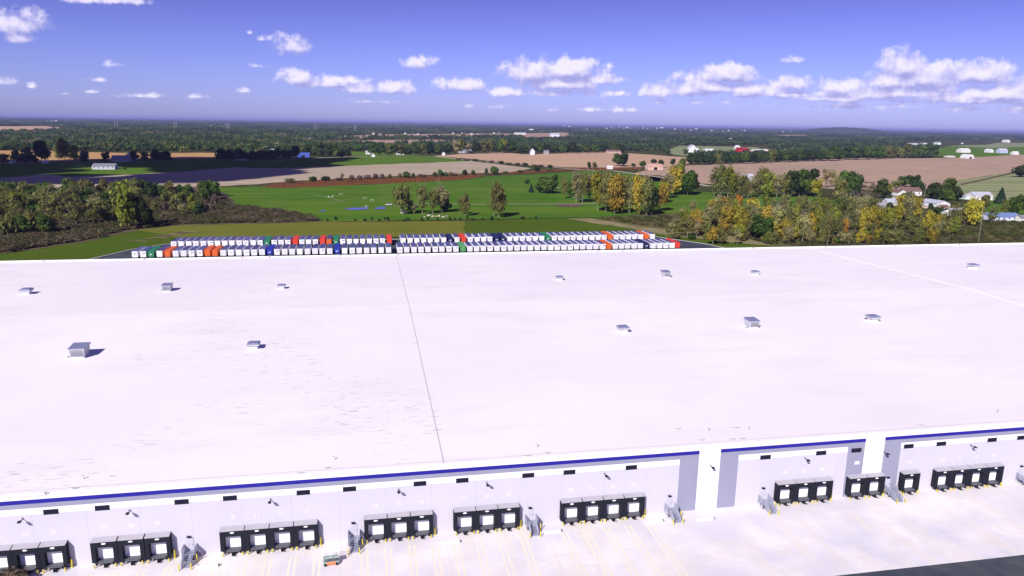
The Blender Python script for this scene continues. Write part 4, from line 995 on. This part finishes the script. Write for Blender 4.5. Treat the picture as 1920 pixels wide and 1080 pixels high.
# ---------------------------------------------------------------- far woods and undergrowth (countless)
def inside(px, py, poly):
    c = False; n = len(poly); j = n-1
    for i in range(n):
        xi, yi = poly[i]; xj, yj = poly[j]
        if (yi > py) != (yj > py) and px < (xj-xi)*(py-yi)/(yj-yi)+xi: c = not c
        j = i
    return c
PR = {}
for nq in (80, 90, 60, 40, 16):
    PR[nq] = []
    for s in range(8):
        r = np.random.RandomState(300+s+nq); c, nn, sz, br = leaf_quads('full' if nq in (80, 40) else 'bush', nq, 60+s)
        c[:, :2] *= 1.15; PR[nq].append((quads_from(c, nn, sz*{80: 2.0, 60: 1.0, 90: .8, 40: 2.6, 16: 2.3}[nq], r), br))
def scatter(name, pts, mat_name, label=None, squash=1.0):
    """pts: x,y,height,width,(r,g,b),lod"""
    V = []; C = []
    for (x, y, h, w, c, lod) in pts:
        q, br = PR[lod][nr.randint(8)]; a = nr.rand()*6.28; ca, sa = math.cos(a), math.sin(a)
        v = q.copy(); X = (v[..., 0]*ca-v[..., 1]*sa)*w+x; Y = (v[..., 0]*sa+v[..., 1]*ca)*w+y
        V.append(np.stack([X, Y, v[..., 2]*h+.1], -1)); C.append(br[:, None]*np.array(c)[None])
    V = np.concatenate(V); C = np.concatenate(C)
    me = quad_mesh(name, V, C, FARM)
    o = link(name, me); o['kind'] = 'stuff'; return o
FARM = translucent(pmat('mixed_foliage', (1, 1, 1), .95, attr=True, spec=.05, scale=.05, col2=(.86, .86, .86)))
PAL = [(0.104, 0.165, 0.049), (0.14, 0.207, 0.061), (0.073, 0.122, 0.046), (0.195, 0.22, 0.067), (0.281, 0.281, 0.098), (0.11, 0.165, 0.067), (0.22, 0.201, 0.122), (0.067, 0.11, 0.055)]
def pal(px, kind, py=0.0):
    w = math.sin(px*.021+py*.55)+math.sin(px*.057-py*.31+1.3)+.6*math.sin(px*.11+py*.9)+nr.normal()*.55
    if kind == 'left': return PAL[[7, 2, 0, 0, 5, 3, 6, 4][int(max(0, min(7, 3.2+w*1.5)))]]
    if kind == 'dark': return PAL[[7, 7, 2, 2, 0, 5, 1, 0][int(max(0, min(7, 3.2+w*1.5)))]]
    return PAL[[7, 2, 2, 5, 0, 0, 1, 3][int(max(0, min(7, 3.2+w*1.5)))]]
NOT = CLEAR+[[(1745, 262), (1990, 262), (1990, 300), (1745, 300)], [(1255, 276), (1440, 272), (1440, 292), (1255, 292)], [(1700, 264), (1750, 264), (1750, 276), (1700, 276)]]
def hy(px): return 216+30*px/1920.
pts = []
for _ in range(52000):
    px = nr.uniform(-220, 2160); t = nr.rand(); dlt = 3.2+66*t**1.25; py = hy(px)+dlt
    if py > 300 or (px > 1290 and py > 304): continue
    if 640 < px < 1250 and py > 286: continue
    if any(inside(px, py, q) or inside(px, py-2.2, q) and nr.rand() < .3 for q in NOT): continue
    x, y = gp(px, py); d = math.hypot(x, y)
    hpx = F*15/d
    need = 5.5/(hpx*hpx*.75)*1.0
    # density of the throws per px^2 at this row
    dens = 52000/2380/(66*1.25*t**.25+1e-6)
    if nr.rand() > min(1, need/dens): continue
    kind = 'left' if (px < 640 and dlt > 30) else ('dark' if (1040 < px < 1300 and 18 < dlt < 40) or (1280 < px < 1780 and dlt > 20) else 'mix')
    if d > 5200: h = nr.uniform(10, 17); w = nr.uniform(45, 90); lod = 16
    elif d > 2600: h = nr.uniform(11, 18); w = nr.uniform(16, 30); lod = 40
    else: h = nr.uniform(11, 18); w = nr.uniform(11, 17); lod = 80
    pts.append((x, y, h, w, pal(px, kind, py), lod))
# the closed wall of wood at left, centre and right, on top of the random throw
for (xa, xb, ya, yb, n, kd) in ((-200, 560, 262, 284, 1250, 'left'), (560, 700, 268, 284, 160, 'left'), (1040, 1290, 256, 272, 420, 'dark'), (1285, 1760, 272, 297, 900, 'dark'), (960, 1250, 272, 284, 170, 'mix'), (660, 960, 274, 284, 160, 'mix')):
    for _ in range(n):
        px = nr.uniform(xa, xb); py = nr.uniform(ya, yb)
        if kd == 'dark' and ya == 272: py = min(py, 303-(px-1300)*.012)
        if any(inside(px, py, q) for q in NOT): continue
        x, y = gp(px, py); pts.append((x, y, nr.uniform(12, 20), nr.uniform(11, 18), pal(px, kd, py), 80))
print('far trees', len(pts), 'trees', TREES)
scatter('far_woodland', pts, 'far')
def brush(name, poly, n, cols, hr, dens_clear=True):
    xs = [p[0] for p in poly]; ys = [p[1] for p in poly]; out = []
    while len(out) < n:
        px = nr.uniform(min(xs), max(xs)); py = nr.uniform(min(ys), max(ys))
        if not inside(px, py, poly): continue
        x, y = gp(px, py); h = nr.uniform(*hr); out.append((x, y, h, h*nr.uniform(1.2, 2.2), cols[int((math.sin(px*.045+py*.2)+math.sin(px*.013-py*.33)+nr.normal()*.5+2)*.25*len(cols)) % len(cols)], 90))
    scatter(name, out, name)
brush('undergrowth', [(-60, 372), (200, 368), (400, 360), (440, 388), (520, 396), (580, 407), (600, 416), (335, 422), (240, 432), (160, 452), (0, 476), (-60, 484)], 4600,
      [(.17, .125, .085), (.14, .125, .055), (.11, .125, .04), (.20, .15, .10), (.09, .105, .035), (.20, .17, .10)], (1.4, 4.4))
brush('undergrowth', [(1115, 410), (1240, 404), (1330, 406), (1440, 404), (1570, 400), (1790, 400), (1800, 412), (1960, 410), (1960, 460), (1520, 468), (1440, 456), (1380, 446), (1300, 436), (1180, 420)], 3600,
      [(.12, .135, .04), (.095, .12, .035), (.17, .135, .07), (.15, .15, .05), (.08, .10, .04), (.19, .17, .10)], (.8, 2.6))
brush('undergrowth', [(485, 350), (560, 342), (760, 333), (905, 327), (912, 330), (868, 336), (720, 343), (560, 351)], 260, [(.17, .06, .02), (.13, .07, .03)], (.8, 1.6))
brush('undergrowth', [(1600, 330), (1640, 345), (1650, 392), (1560, 400), (1520, 385)], 160, [(.13, .12, .06), (.17, .12, .06)], (2, 5))

# ---------------------------------------------------------------- houses
HM = {}
def hmat(c, r=.7):
    if c not in HM: HM[c] = pmat('house_paint_%d' % len(HM), c, r, var=.1, scale=.4)
    return HM[c]
WHT = (.72, .71, .71); TAN = (.62, .45, .34); GRY = (.42, .42, .46)
R_G = (.20, .20, .23); R_L = (.42, .43, .50); R_B = (.17, .10, .08); R_BL = (.06, .10, .42); R_W = (.62, .62, .66); RED = (.45, .02, .03)
def house(px, py, wpx, hpx, wall, roofc, label, rz=0, depth=.6, win=0, name='house', cat='house', group=None, gable=False, door=False):
    x, y = gp(px, py, .4); d = math.sqrt(x*x+y*y+H*H); w = wpx*d/F; tot = hpx*d/F; dp = w*depth if not gable else w*1.6
    hw = tot*.58; r = empty(name, (x, y, .35), math.radians(rz)); tag(r, label, cat, group)
    a = MB()
    if gable:       # gable end faces the viewer
        a.add([(-w/2, -dp/2, 0), (w/2, -dp/2, 0), (w/2, -dp/2, hw), (0, -dp/2, tot-.1), (-w/2, -dp/2, hw), (-w/2, dp/2, 0), (w/2, dp/2, 0), (w/2, dp/2, hw), (0, dp/2, tot-.1), (-w/2, dp/2, hw)],
              [(0, 1, 2, 3, 4), (9, 8, 7, 6, 5), (1, 6, 7, 2), (5, 0, 4, 9)])
    else:
        a.add([(-w/2, -dp/2, 0), (-w/2, dp/2, 0), (-w/2, dp/2, hw), (-w/2, 0, tot-.1), (-w/2, -dp/2, hw), (w/2, -dp/2, 0), (w/2, dp/2, 0), (w/2, dp/2, hw), (w/2, 0, tot-.1), (w/2, -dp/2, hw)],
              [(0, 4, 3, 2, 1), (5, 6, 7, 8, 9), (0, 5, 9, 4), (1, 2, 7, 6)])
    a.build('wall', hmat(wall), r)
    a = MB(); e = .35; th = .22
    if gable:
        q = [(-w/2-e, hw-.25), (0, tot), (w/2+e, hw-.25)]
        vs = [(xx, yy, zz+dz) for yy in (-dp/2-e, dp/2+e) for dz in (0, th) for xx, zz in q]
        a.add(vs, [(3, 4, 10, 9), (4, 5, 11, 10), (0, 6, 7, 1), (1, 7, 8, 2), (0, 1, 4, 3), (1, 2, 5, 4), (6, 9, 10, 7), (7, 10, 11, 8), (0, 3, 9, 6), (2, 8, 11, 5)])
    else:
        q = [(-dp/2-e, hw-.25), (0, tot), (dp/2+e, hw-.25)]
        vs = [(xx, yy, zz+dz) for xx in (-w/2-e, w/2+e) for dz in (0, th) for yy, zz in q]
        a.add(vs, [(3, 4, 10, 9), (4, 5, 11, 10), (0, 6, 7, 1), (1, 7, 8, 2), (0, 1, 4, 3), (1, 2, 5, 4), (6, 9, 10, 7), (7, 10, 11, 8), (0, 3, 9, 6), (2, 8, 11, 5)])
    a.build('roof', hmat(roofc), r)
    for i in range(win):
        xx = -w/2+w*(i+.5)/win; a = MB(); a.box(xx-.55, xx+.55, -dp/2-.06, -dp/2-.002, hw*.38, hw*.78); a.build('window', MT['glass'], r)
    if door:
        a = MB(); a.box(-w*.12, w*.12, -dp/2-.08, -dp/2-.002, .02, hw*.8); a.build('door', MT['dark'], r)
    return r
HS = [
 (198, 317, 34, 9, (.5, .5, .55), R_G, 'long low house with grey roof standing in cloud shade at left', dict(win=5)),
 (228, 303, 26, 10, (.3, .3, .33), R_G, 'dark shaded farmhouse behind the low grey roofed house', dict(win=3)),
 (246, 300, 14, 12, WHT, R_G, 'white gabled farmhouse right of the dark farmhouse', dict(gable=True)),
 (20, 306, 11, 5, (.7, .75, .65), R_L, 'pale shed among trees at the left edge', {}),
 (85, 306, 9, 4, WHT, R_W, 'tiny white shed beside the tall dark tree at left', {}),
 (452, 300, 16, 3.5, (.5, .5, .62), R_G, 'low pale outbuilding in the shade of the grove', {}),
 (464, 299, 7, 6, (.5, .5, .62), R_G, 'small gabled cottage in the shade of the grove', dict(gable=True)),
 (510, 283, 16, 4, WHT, R_L, 'long white farm shed above the shaded grove', {}),
 (499, 282, 5, 8, WHT, R_W, 'narrow white gabled building above the shaded grove', dict(gable=True)),
 (569, 295, 22, 8, (.10, .16, .55), R_BL, 'blue metal barn beside the shaded grove', dict(door=True)),
 (580, 262, 14, 4, (.6, .3, .25), R_L, 'reddish low farm building in the far tan field', {}),
 (616, 255, 8, 3, WHT, R_W, 'tiny white shed beyond the far tan field', {}),
 (693, 289, 14, 6, WHT, R_L, 'white house with pale roof by the road bend', dict(win=2)),
 (700, 294, 6, 5, WHT, R_W, 'small white gabled shed below the white road house', dict(gable=True)),
 (750, 290, 14, 5, WHT, R_L, 'white low house behind the green crop', dict(win=2)),
 (831, 291, 6, 6, WHT, R_W, 'small bright white cottage at the corner of the tan field', dict(gable=True)),
 (873, 287, 26, 7, (.4, .4, .46), R_G, 'grey roofed house among trees behind the tan field', dict(win=3)),
 (998, 290, 7, 11, (.7, .72, .8), R_L, 'tall pale narrow house behind the tan field', dict(gable=True)),
 (1024, 289, 9, 7, (.35, .33, .36), R_G, 'dark little house beside the tall pale house', {}),
 (1040, 258, 16, 8, (.72, .74, .8), R_L, 'large pale barn complex in the distant fields', {}),
 (975, 252, 20, 3.5, (.7, .68, .7), R_L, 'long pale low barn on the distant tan field', {}),
 (996, 245.5, 8, 3.5, WHT, R_W, 'bright white box building at the far tan field', {}),
 (1082, 280, 8, 8, WHT, R_G, 'white gable house peeking from trees behind the tan field', dict(gable=True)),
 (1150, 287, 24, 6, (.5, .36, .33), R_B, 'long pinkish brown house above the big lone tree', dict(win=4)),
 (1226, 318, 28, 10, TAN, (.50, .30, .24), 'tan house with tan roof beyond the golden trees', dict(win=3, door=True)),
 (1143, 317, 10, 6, WHT, R_W, 'small white shed at the edge of the tan field', {}),
 (1298, 286, 20, 8, WHT, R_W, 'large white farm building left of the red barn', {}),
 (1297, 280, 8, 8, (.7, .72, .78), R_L, 'pale gabled farm house behind the large white farm building', dict(gable=True)),
 (1328, 283, 18, 4, WHT, R_W, 'long low white shed between white farm and red barn', {}),
 (1391, 285, 20, 8, RED, (.22, .02, .03), 'dark red barn in the far meadow', dict(door=True)),
 (1382, 281, 7, 8, WHT, R_W, 'white gabled house touching the red barn', dict(gable=True)),
 (1424, 283, 24, 3, WHT, R_W, 'very long white low shed right of the red barn', {}),
 (1354, 266, 5, 4, WHT, R_W, 'tiny white house above the farm, leftmost of three', dict(group='white houses in the far trees')),
 (1369, 263, 5, 3.5, WHT, R_W, 'tiny white house above the farm, middle of three', dict(group='white houses in the far trees')),
 (1391, 263, 5, 3.5, WHT, R_W, 'tiny white house above the farm, rightmost of three', dict(group='white houses in the far trees')),
 (1400, 339, 20, 12, (.62, .60, .64), R_L, 'pale twin gabled house seen through the bare trees', dict(win=4)),
 (1346, 338, 11, 6, WHT, R_L, 'small white house left of the twin gabled house', {}),
 (1440, 343, 7, 5, WHT, R_W, 'tiny white shed right of the twin gabled house', dict(gable=True)),
 (1713, 274, 24, 4.5, WHT, R_W, 'long white distant building above the right woods', {}),
 (1732, 273, 13, 4, WHT, R_W, 'shorter white distant building above the right woods', {}),
 (1757, 271, 6, 4, (.6, .8, .75), R_L, 'tiny pale green distant house at right', dict(gable=True)),
 (1806, 286, 17, 6.5, WHT, R_W, 'bright white barn behind the domed shelter', {}),
 (1854, 286, 7, 5.5, WHT, R_W, 'small white cottage in front of the far dark trees', dict(gable=True)),
 (1878, 287, 14, 7, (.45, .5, .7), R_L, 'blue grey barn at far right distance', {}),
 (1902, 290, 10, 5, WHT, R_W, 'white little house at the right edge distance', {}),
 (1886, 267, 6, 4, WHT, R_W, 'tiny white farmhouse on the skyline fields at right', dict(gable=True)),
 (1780, 295, 14, 2.5, (.75, .68, .6), R_W, 'line of low pale sheds left of the domed shelter', {}),
 (1702, 366, 34, 13, WHT, R_B, 'white ranch house with brown roof at right', dict(win=4, rz=-8)),
 (1682, 366, 16, 10, WHT, R_B, 'white gabled wing beside the brown roofed ranch house', dict(gable=True, win=1)),
 (1676, 384, 32, 10, WHT, R_L, 'white mobile home with pale roof below the ranch house', dict(win=4, rz=-12)),
 (1645, 389, 20, 7, (.5, .5, .55), R_L, 'grey trailer home half hidden left of the white mobile home', dict(rz=-10)),
 (1690, 374, 24, 6, (.55, .6, .55), R_L, 'pale green garage between ranch house and mobile home', {}),
 (1752, 386, 24, 10, WHT, R_L, 'white gabled house in the centre of the right hamlet', dict(gable=True, win=1)),
 (1738, 390, 14, 7, TAN, R_L, 'tan garage left of the central gabled house', {}),
 (1768, 391, 14, 6, TAN, R_B, 'tan annex with brown roof right of the central gabled house', {}),
 (1835, 374, 32, 12, WHT, R_L, 'white barn with dark doorway and grey roof beside the hay meadow', dict(door=True, rz=-4)),
 (1808, 373, 9, 7, (.6, .75, .65), R_L, 'small pale green shed left of the white barn', dict(gable=True)),
 (1784, 404, 26, 8, WHT, R_W, 'white long trailer home under thin golden trees', dict(win=4, rz=-4)),
 (1822, 408, 38, 10, WHT, (.55, .5, .55), 'white and pinkish trailer home behind the golden tree', dict(win=5, rz=-4)),
 (1793, 397, 30, 6, (.62, .45, .42), R_L, 'pinkish trailer home behind the white long trailer home', dict(rz=-4)),
 (1872, 411, 54, 10, (.62, .68, .85), (.16, .22, .42), 'long blue white trailer home with blue grey roof', dict(win=6, rz=-3)),
 (1896, 411, 12, 8, (.6, .6, .62), R_L, 'grey gabled shed at the end of the blue white trailer home', dict(gable=True)),
 (1921, 414, 26, 9, (.72, .70, .62), R_G, 'cream bungalow cut by the right edge', dict(win=2)),
]
for it in HS:
    px, py, w, h, wl_, rf_, lab, kw = it
    house(px, py, w, h, wl_, rf_, lab, **kw)
# domed shelter
x, y = gp(1813, 297, .4); d = dist(1813, 297); w = 7*d/F; r = empty('domed_shelter', (x, y, .35)); tag(r, 'white rounded fabric shelter in the far green meadow at right', 'shelter')
a = MB(); n = 14; vs = [(w*math.cos(math.pi*i/n), yy, w*.95*math.sin(math.pi*i/n)) for yy in (-w, w) for i in range(n+1)]
a.add(vs, [(i, i+1, n+2+i, n+1+i) for i in range(n)]+[tuple(range(n+1))[::-1], tuple(range(n+1, 2*n+2))]); a.build('canopy', hmat(R_W), r)
a = MB(); a.box(-w*.3, w*.3, -w-.3, -w-.01, .02, w*.35); a.build('door', MT['dark'], r)
# far settlement on the horizon side
sm = MB(); sm.box(-.5, .5, -.4, .4, 0, .7); smw = sm.mesh('wall', hmat(WHT))
sr_ = MB(); sr_.add([(-.55, -.45, .68), (.55, -.45, .68), (.55, .45, .68), (-.55, .45, .68), (-.5, 0, 1.0), (.5, 0, 1.0)], [(0, 3, 2, 1), (0, 1, 5, 4), (2, 3, 4, 5), (1, 2, 5), (3, 0, 4)]); smr = sr_.mesh('roof', hmat(R_W))
town = [(1058, 236.5), (1068, 238), (1072, 244), (1101, 243.5), (1137, 242), (1146, 241), (1152, 241.5), (1162, 239.5), (1170, 241.5), (1176, 240.5), (1182, 241), (1206, 241.5), (1214, 242), (1232, 241.5), (1240, 241), (1244, 241), (1266, 243.5), (1284, 244.5), (1295, 245), (1305, 243), (1322, 246),
        (1334, 246.5), (1344, 248), (1356, 248), (1366, 247), (1390, 247), (1396, 247), (1454, 248.5), (1468, 249), (1484, 249), (90, 228.5), (98, 229), (106, 228.5), (244, 235.5), (396, 238.5), (700, 252), (712, 252), (760, 251.5), (776, 252.5), (784, 252.5), (850, 251), (866, 250.5), (884, 252), (896, 252), (936, 250), (926, 251),
        (1628, 271), (1668, 270.5), (1686, 270.5), (1804, 270), (660, 255), (648, 256)]
town.sort()
for i, (px, py) in enumerate(town):
    x, y = gp(px, py); d = math.hypot(x, y); s = (2.2+(i*7 % 5)*.45)*d/F
    o = empty('distant_house', (x, y, .2), (i*1.3) % 3); o.scale = (s, s*.8, s*.62); link('wall', smw, o); link('roof', smr, o)
    side = 'beyond the left woods' if px < 500 else ('along the far tan field' if px < 950 else ('in the town below the skyline' if px < 1500 else 'above the right woods'))
    k = sum(1 for q in town[:i+1] if (q[0] < 500) == (px < 500) and (500 <= q[0] < 950) == (500 <= px < 950) and (950 <= q[0] < 1500) == (950 <= px < 1500))
    tag(o, 'tiny white distant house, %s from the left, %s' % (ordn(k), side), 'house', 'distant white houses')

# pylons
a = MB()
for sx in (-1, 1):
    for sy in (-1, 1): a.tube((sx*2.6, sy*2.6, 0), (sx*.5, sy*.5, 34), .28, n=4)
for k in range(7):
    z = k*4.6; q = 2.6-2.1*z/34; q2 = 2.6-2.1*(z+4.6)/34
    for sy in (-1, 1): a.tube((-q, sy*q, z), (q2, sy*q2, z+4.6), .12, n=3); a.tube((q, sy*q, z), (-q2, sy*q2, z+4.6), .12, n=3)
pt = a.mesh('tower', pmat('pylon_steel', (.36, .36, .42), .6))
a = MB()
for z in (25, 29, 33): a.box(-4.5, 4.5, -.25, .25, z, z+.5)
pa = a.mesh('cross_arm', pt.materials[0])
for i, px in enumerate((216, 221, 327, 331, 425, 429, 590, 594, 666)):
    x, y = gp(px, hy(px)+21); o = empty('power_pylon', (x, y, 0), .4); link('tower', pt, o); link('cross_arm', pa, o); o.scale = (1, 1, 1.25)
    tag(o, 'pale lattice power pylon, %s from the left on the skyline' % ordn(i+1), 'pylon', 'power pylons near the skyline')
# utility poles
def pole(px, py, topx, hpx, lab):
    x, y = gp(px, py); d = dist(px, py); h = hpx*d/F*1.05; r = empty('utility_pole', (x, y, .2)); tag(r, lab, 'utility pole', 'wooden poles at right')
    a = MB(); a.tube((0, 0, 0), (0, 0, h), .17, .11, n=7); a.build('pole', MT['palewood'], r)
    a = MB(); a.box(-1.1, 1.1, -.08, .08, h-.7, h-.5); a.build('cross_arm', MT['palewood'], r)
pole(1834, 456, 0, 46, 'pale wooden utility pole in the scrub below the trailer homes')
pole(1733, 372, 0, 20, 'short pale pole between the ranch house and dark trees')
# car on the park lawn
x, y = gp(729, 386); r = empty('parked_car', (x, y, .5), math.radians(8)); tag(r, 'white car parked at the end of the gravel path on the lawn', 'car')
a = MB(); a.box(-2.3, 2.3, -.9, .9, .35, .95); a.build('body', hmat(WHT), r); a = MB(); a.taper(.95, (-1.5, 1.6, -.85, .85), 1.5, (-.9, 1.1, -.72, .72)); a.build('cabin', MT['glass'], r)
for xx in (-1.4, 1.4):
    for yy in (-.85, .85): a = MB(); a.tube((xx, yy-.12, .33), (xx, yy+.12, .33), .33, n=10); a.build('wheel', MT['rubber'], r)
# portable toilets and small field furniture
pb = MB(); pb.box(-.6, .6, -.6, .6, 0, 2.2); pbm = pb.mesh('cabin', hmat(WHT)); pr = MB(); pr.taper(2.2, (-.64, .64, -.64, .64), 2.5, (-.4, .4, -.4, .4)); prm = pr.mesh('roof', hmat(R_W))
for i, px in enumerate((753, 757, 761)):
    x, y = gp(px, 400.5); o = empty('portable_toilet', (x, y, .35)); link('cabin', pbm, o); link('roof', prm, o); tag(o, '%s white portable toilet under the bare trees' % ('left', 'middle', 'right')[i], 'portable toilet', 'portable toilets on the lawn')
gm = MB()
for p, q in (((-2, 0, 0), (-2, 0, 2.4)), ((2, 0, 0), (2, 0, 2.4)), ((-2, 0, 2.4), (2, 0, 2.4)), ((-2, 0, 2.4), (-2, 1.2, 0)), ((2, 0, 2.4), (2, 1.2, 0))): gm.tube(p, q, .16, n=5)
gmm = gm.mesh('goal_frame', hmat(WHT))
for i, (px, py, rz) in enumerate(((617, 371, 1.3), (624, 370, 1.3), (639, 367, .2), (684, 374, 0), (688, 389, .9), (698, 378, .3))):
    x, y = gp(px, py); o = link('goal_frame', gmm, None, (x, y, .3)); o.rotation_euler.z = rz; o.scale = (.6, .6, .6); tag(o, 'small white goal frame, %s from the left on the sports lawn' % ordn(i+1), 'goal', 'goal frames on the lawn')
rk = MB(); rr = random.Random(2)
for i in range(9): rk.taper(0, (-.9, .9, -.6, .6), .6, (-.5, .4, -.3, .4)) if i == 0 else None
rkm = rk.mesh('boulder', pmat('boulder_stone', (.5, .42, .36), .9, var=.3))
for i, px in enumerate((796, 804, 812, 818, 824, 831, 838)):
    x, y = gp(px, 406.5+rr.uniform(-1.5, 1.5)); o = link('boulder', rkm, None, (x, y, .3)); o.rotation_euler.z = rr.uniform(0, 3); o.scale = [rr.uniform(.8, 1.8)]*3
    tag(o, 'pale boulder, %s from the left under the park trees' % ordn(i+1), 'boulder', 'boulders on the lawn edge')

# hill on the skyline
x, y = gp(1585, hy(1585)+8); a = MB(); n = 40; prof = []
hx, hyy = Vector((x, y)), None
dirn = Vector((x, y)).normalized(); side = Vector((dirn.y, -dirn.x)); wid = 62*math.hypot(x, y)/F
vs = []
for i in range(n+1):
    t = -1+2*i/n; hgt = (H+math.hypot(x, y)*1.9/F)*(max(0, math.cos(t*math.pi/2))**1.0)*(1+.03*math.sin(i*1.7))*(1-.12*t)
    for j, (k, f) in enumerate(((-1, 0), (-.3, .85), (.1, 1), (.6, .8), (1.2, 0))):
        p = Vector((x, y))+side*t*wid*1.4+dirn*k*wid*.8; vs.append((p.x, p.y, hgt*f))
a.add(vs, [(5*i+j, 5*i+5+j, 5*i+6+j, 5*i+1+j) for i in range(n) for j in range(4)])
structure('hill', a, field_mat('wooded_hill', (.04, .06, .03), (.05, .07, .035), .01))

# ---------------------------------------------------------------- clouds overhead, out of frame, that shade the fields at left
def cloud(parts, lab):
    V = []; Fc = []; r = random.Random(len(parts)*7)
    import bmesh
    bmh = bmesh.new()
    for (gx, gy, rx, ry, hz) in parts:
        k = 620/math.tan(SUN_EL); cx = gx-math.sin(SUN_AZ)*k; cy = gy-math.cos(SUN_AZ)*k
        res = bmesh.ops.create_icosphere(bmh, subdivisions=3, radius=1)
        for v in res['verts']:
            c = v.co; n_ = 1+.10*math.sin(c.x*7+gx)+.10*math.sin(c.y*6+gy)+.08*math.sin(c.z*9+c.x*4)
            v.co = (cx+c.x*rx*n_, cy+c.y*ry*n_, 620+(c.z*hz*n_ if c.z > 0 else c.z*hz*.3))
    me = bpy.data.meshes.new('cloud'); bmh.to_mesh(me); bmh.free(); me.materials.append(CLM)
    for p in me.polygons: p.use_smooth = True
    o = link('cloud', me); o['kind'] = 'structure'; return o
CLM = pmat('cloud_vapour', (.85, .85, .88), 1.0, spec=0)
def gpt(px, py): return gp(px, py)
c1 = []
for px, py, rx, ry in ((560, 303, 60, 60), (500, 303, 90, 100), (430, 303, 100, 150), (350, 303, 110, 130), (270, 303, 110, 80), (180, 305, 110, 55), (80, 306, 110, 45), (-20, 309, 120, 60), (-110, 311, 120, 90), (600, 300, 40, 40), (310, 310, 60, 60), (400, 312, 100, 60), (480, 309, 80, 60), (390, 317, 70, 50), (450, 316, 80, 60), (-10, 318, 60, 60), (-110, 320, 90, 70), (520, 312, 70, 60), (250, 309, 80, 40), (370, 321, 50, 40), (30, 325, 35, 30)):
    x, y = gpt(px, py); c1.append((x, y, rx, ry, 60))
cloud(c1, '')
c2 = []
for px, py, rx, ry in ((-120, 336, 90, 60), (-20, 335, 80, 40), (50, 333, 60, 34), (70, 341, 70, 30), (160, 342, 70, 24), (250, 341, 70, 26), (340, 337, 60, 40), (420, 330, 60, 50), (480, 326, 50, 50), (380, 328, 70, 50), (300, 334, 60, 24)):
    x, y = gpt(px, py); c2.append((x, y, rx, ry, 40))
cloud(c2, '')

# ---------------------------------------------------------------- air
a = MB(); S2 = 92000; a.box(-S2, S2, -S2, S2, -1.5, 90)
hz = a.build('haze'); hz['kind'] = 'stuff'
m = bpy.data.materials.new('haze_air'); m.use_nodes = True; nt = m.node_tree; nt.nodes.clear()
pv_ = nt.nodes.new('ShaderNodeVolumePrincipled'); pv_.inputs['Color'].default_value = (*HAZE_COLOR, 1); pv_.inputs['Density'].default_value = HAZE_DENSITY
pv_.inputs['Anisotropy'].default_value = 0.0
ou = nt.nodes.new('ShaderNodeOutputMaterial'); nt.links.new(pv_.outputs[0], ou.inputs['Volume']); hz.data.materials.clear(); hz.data.materials.append(m)
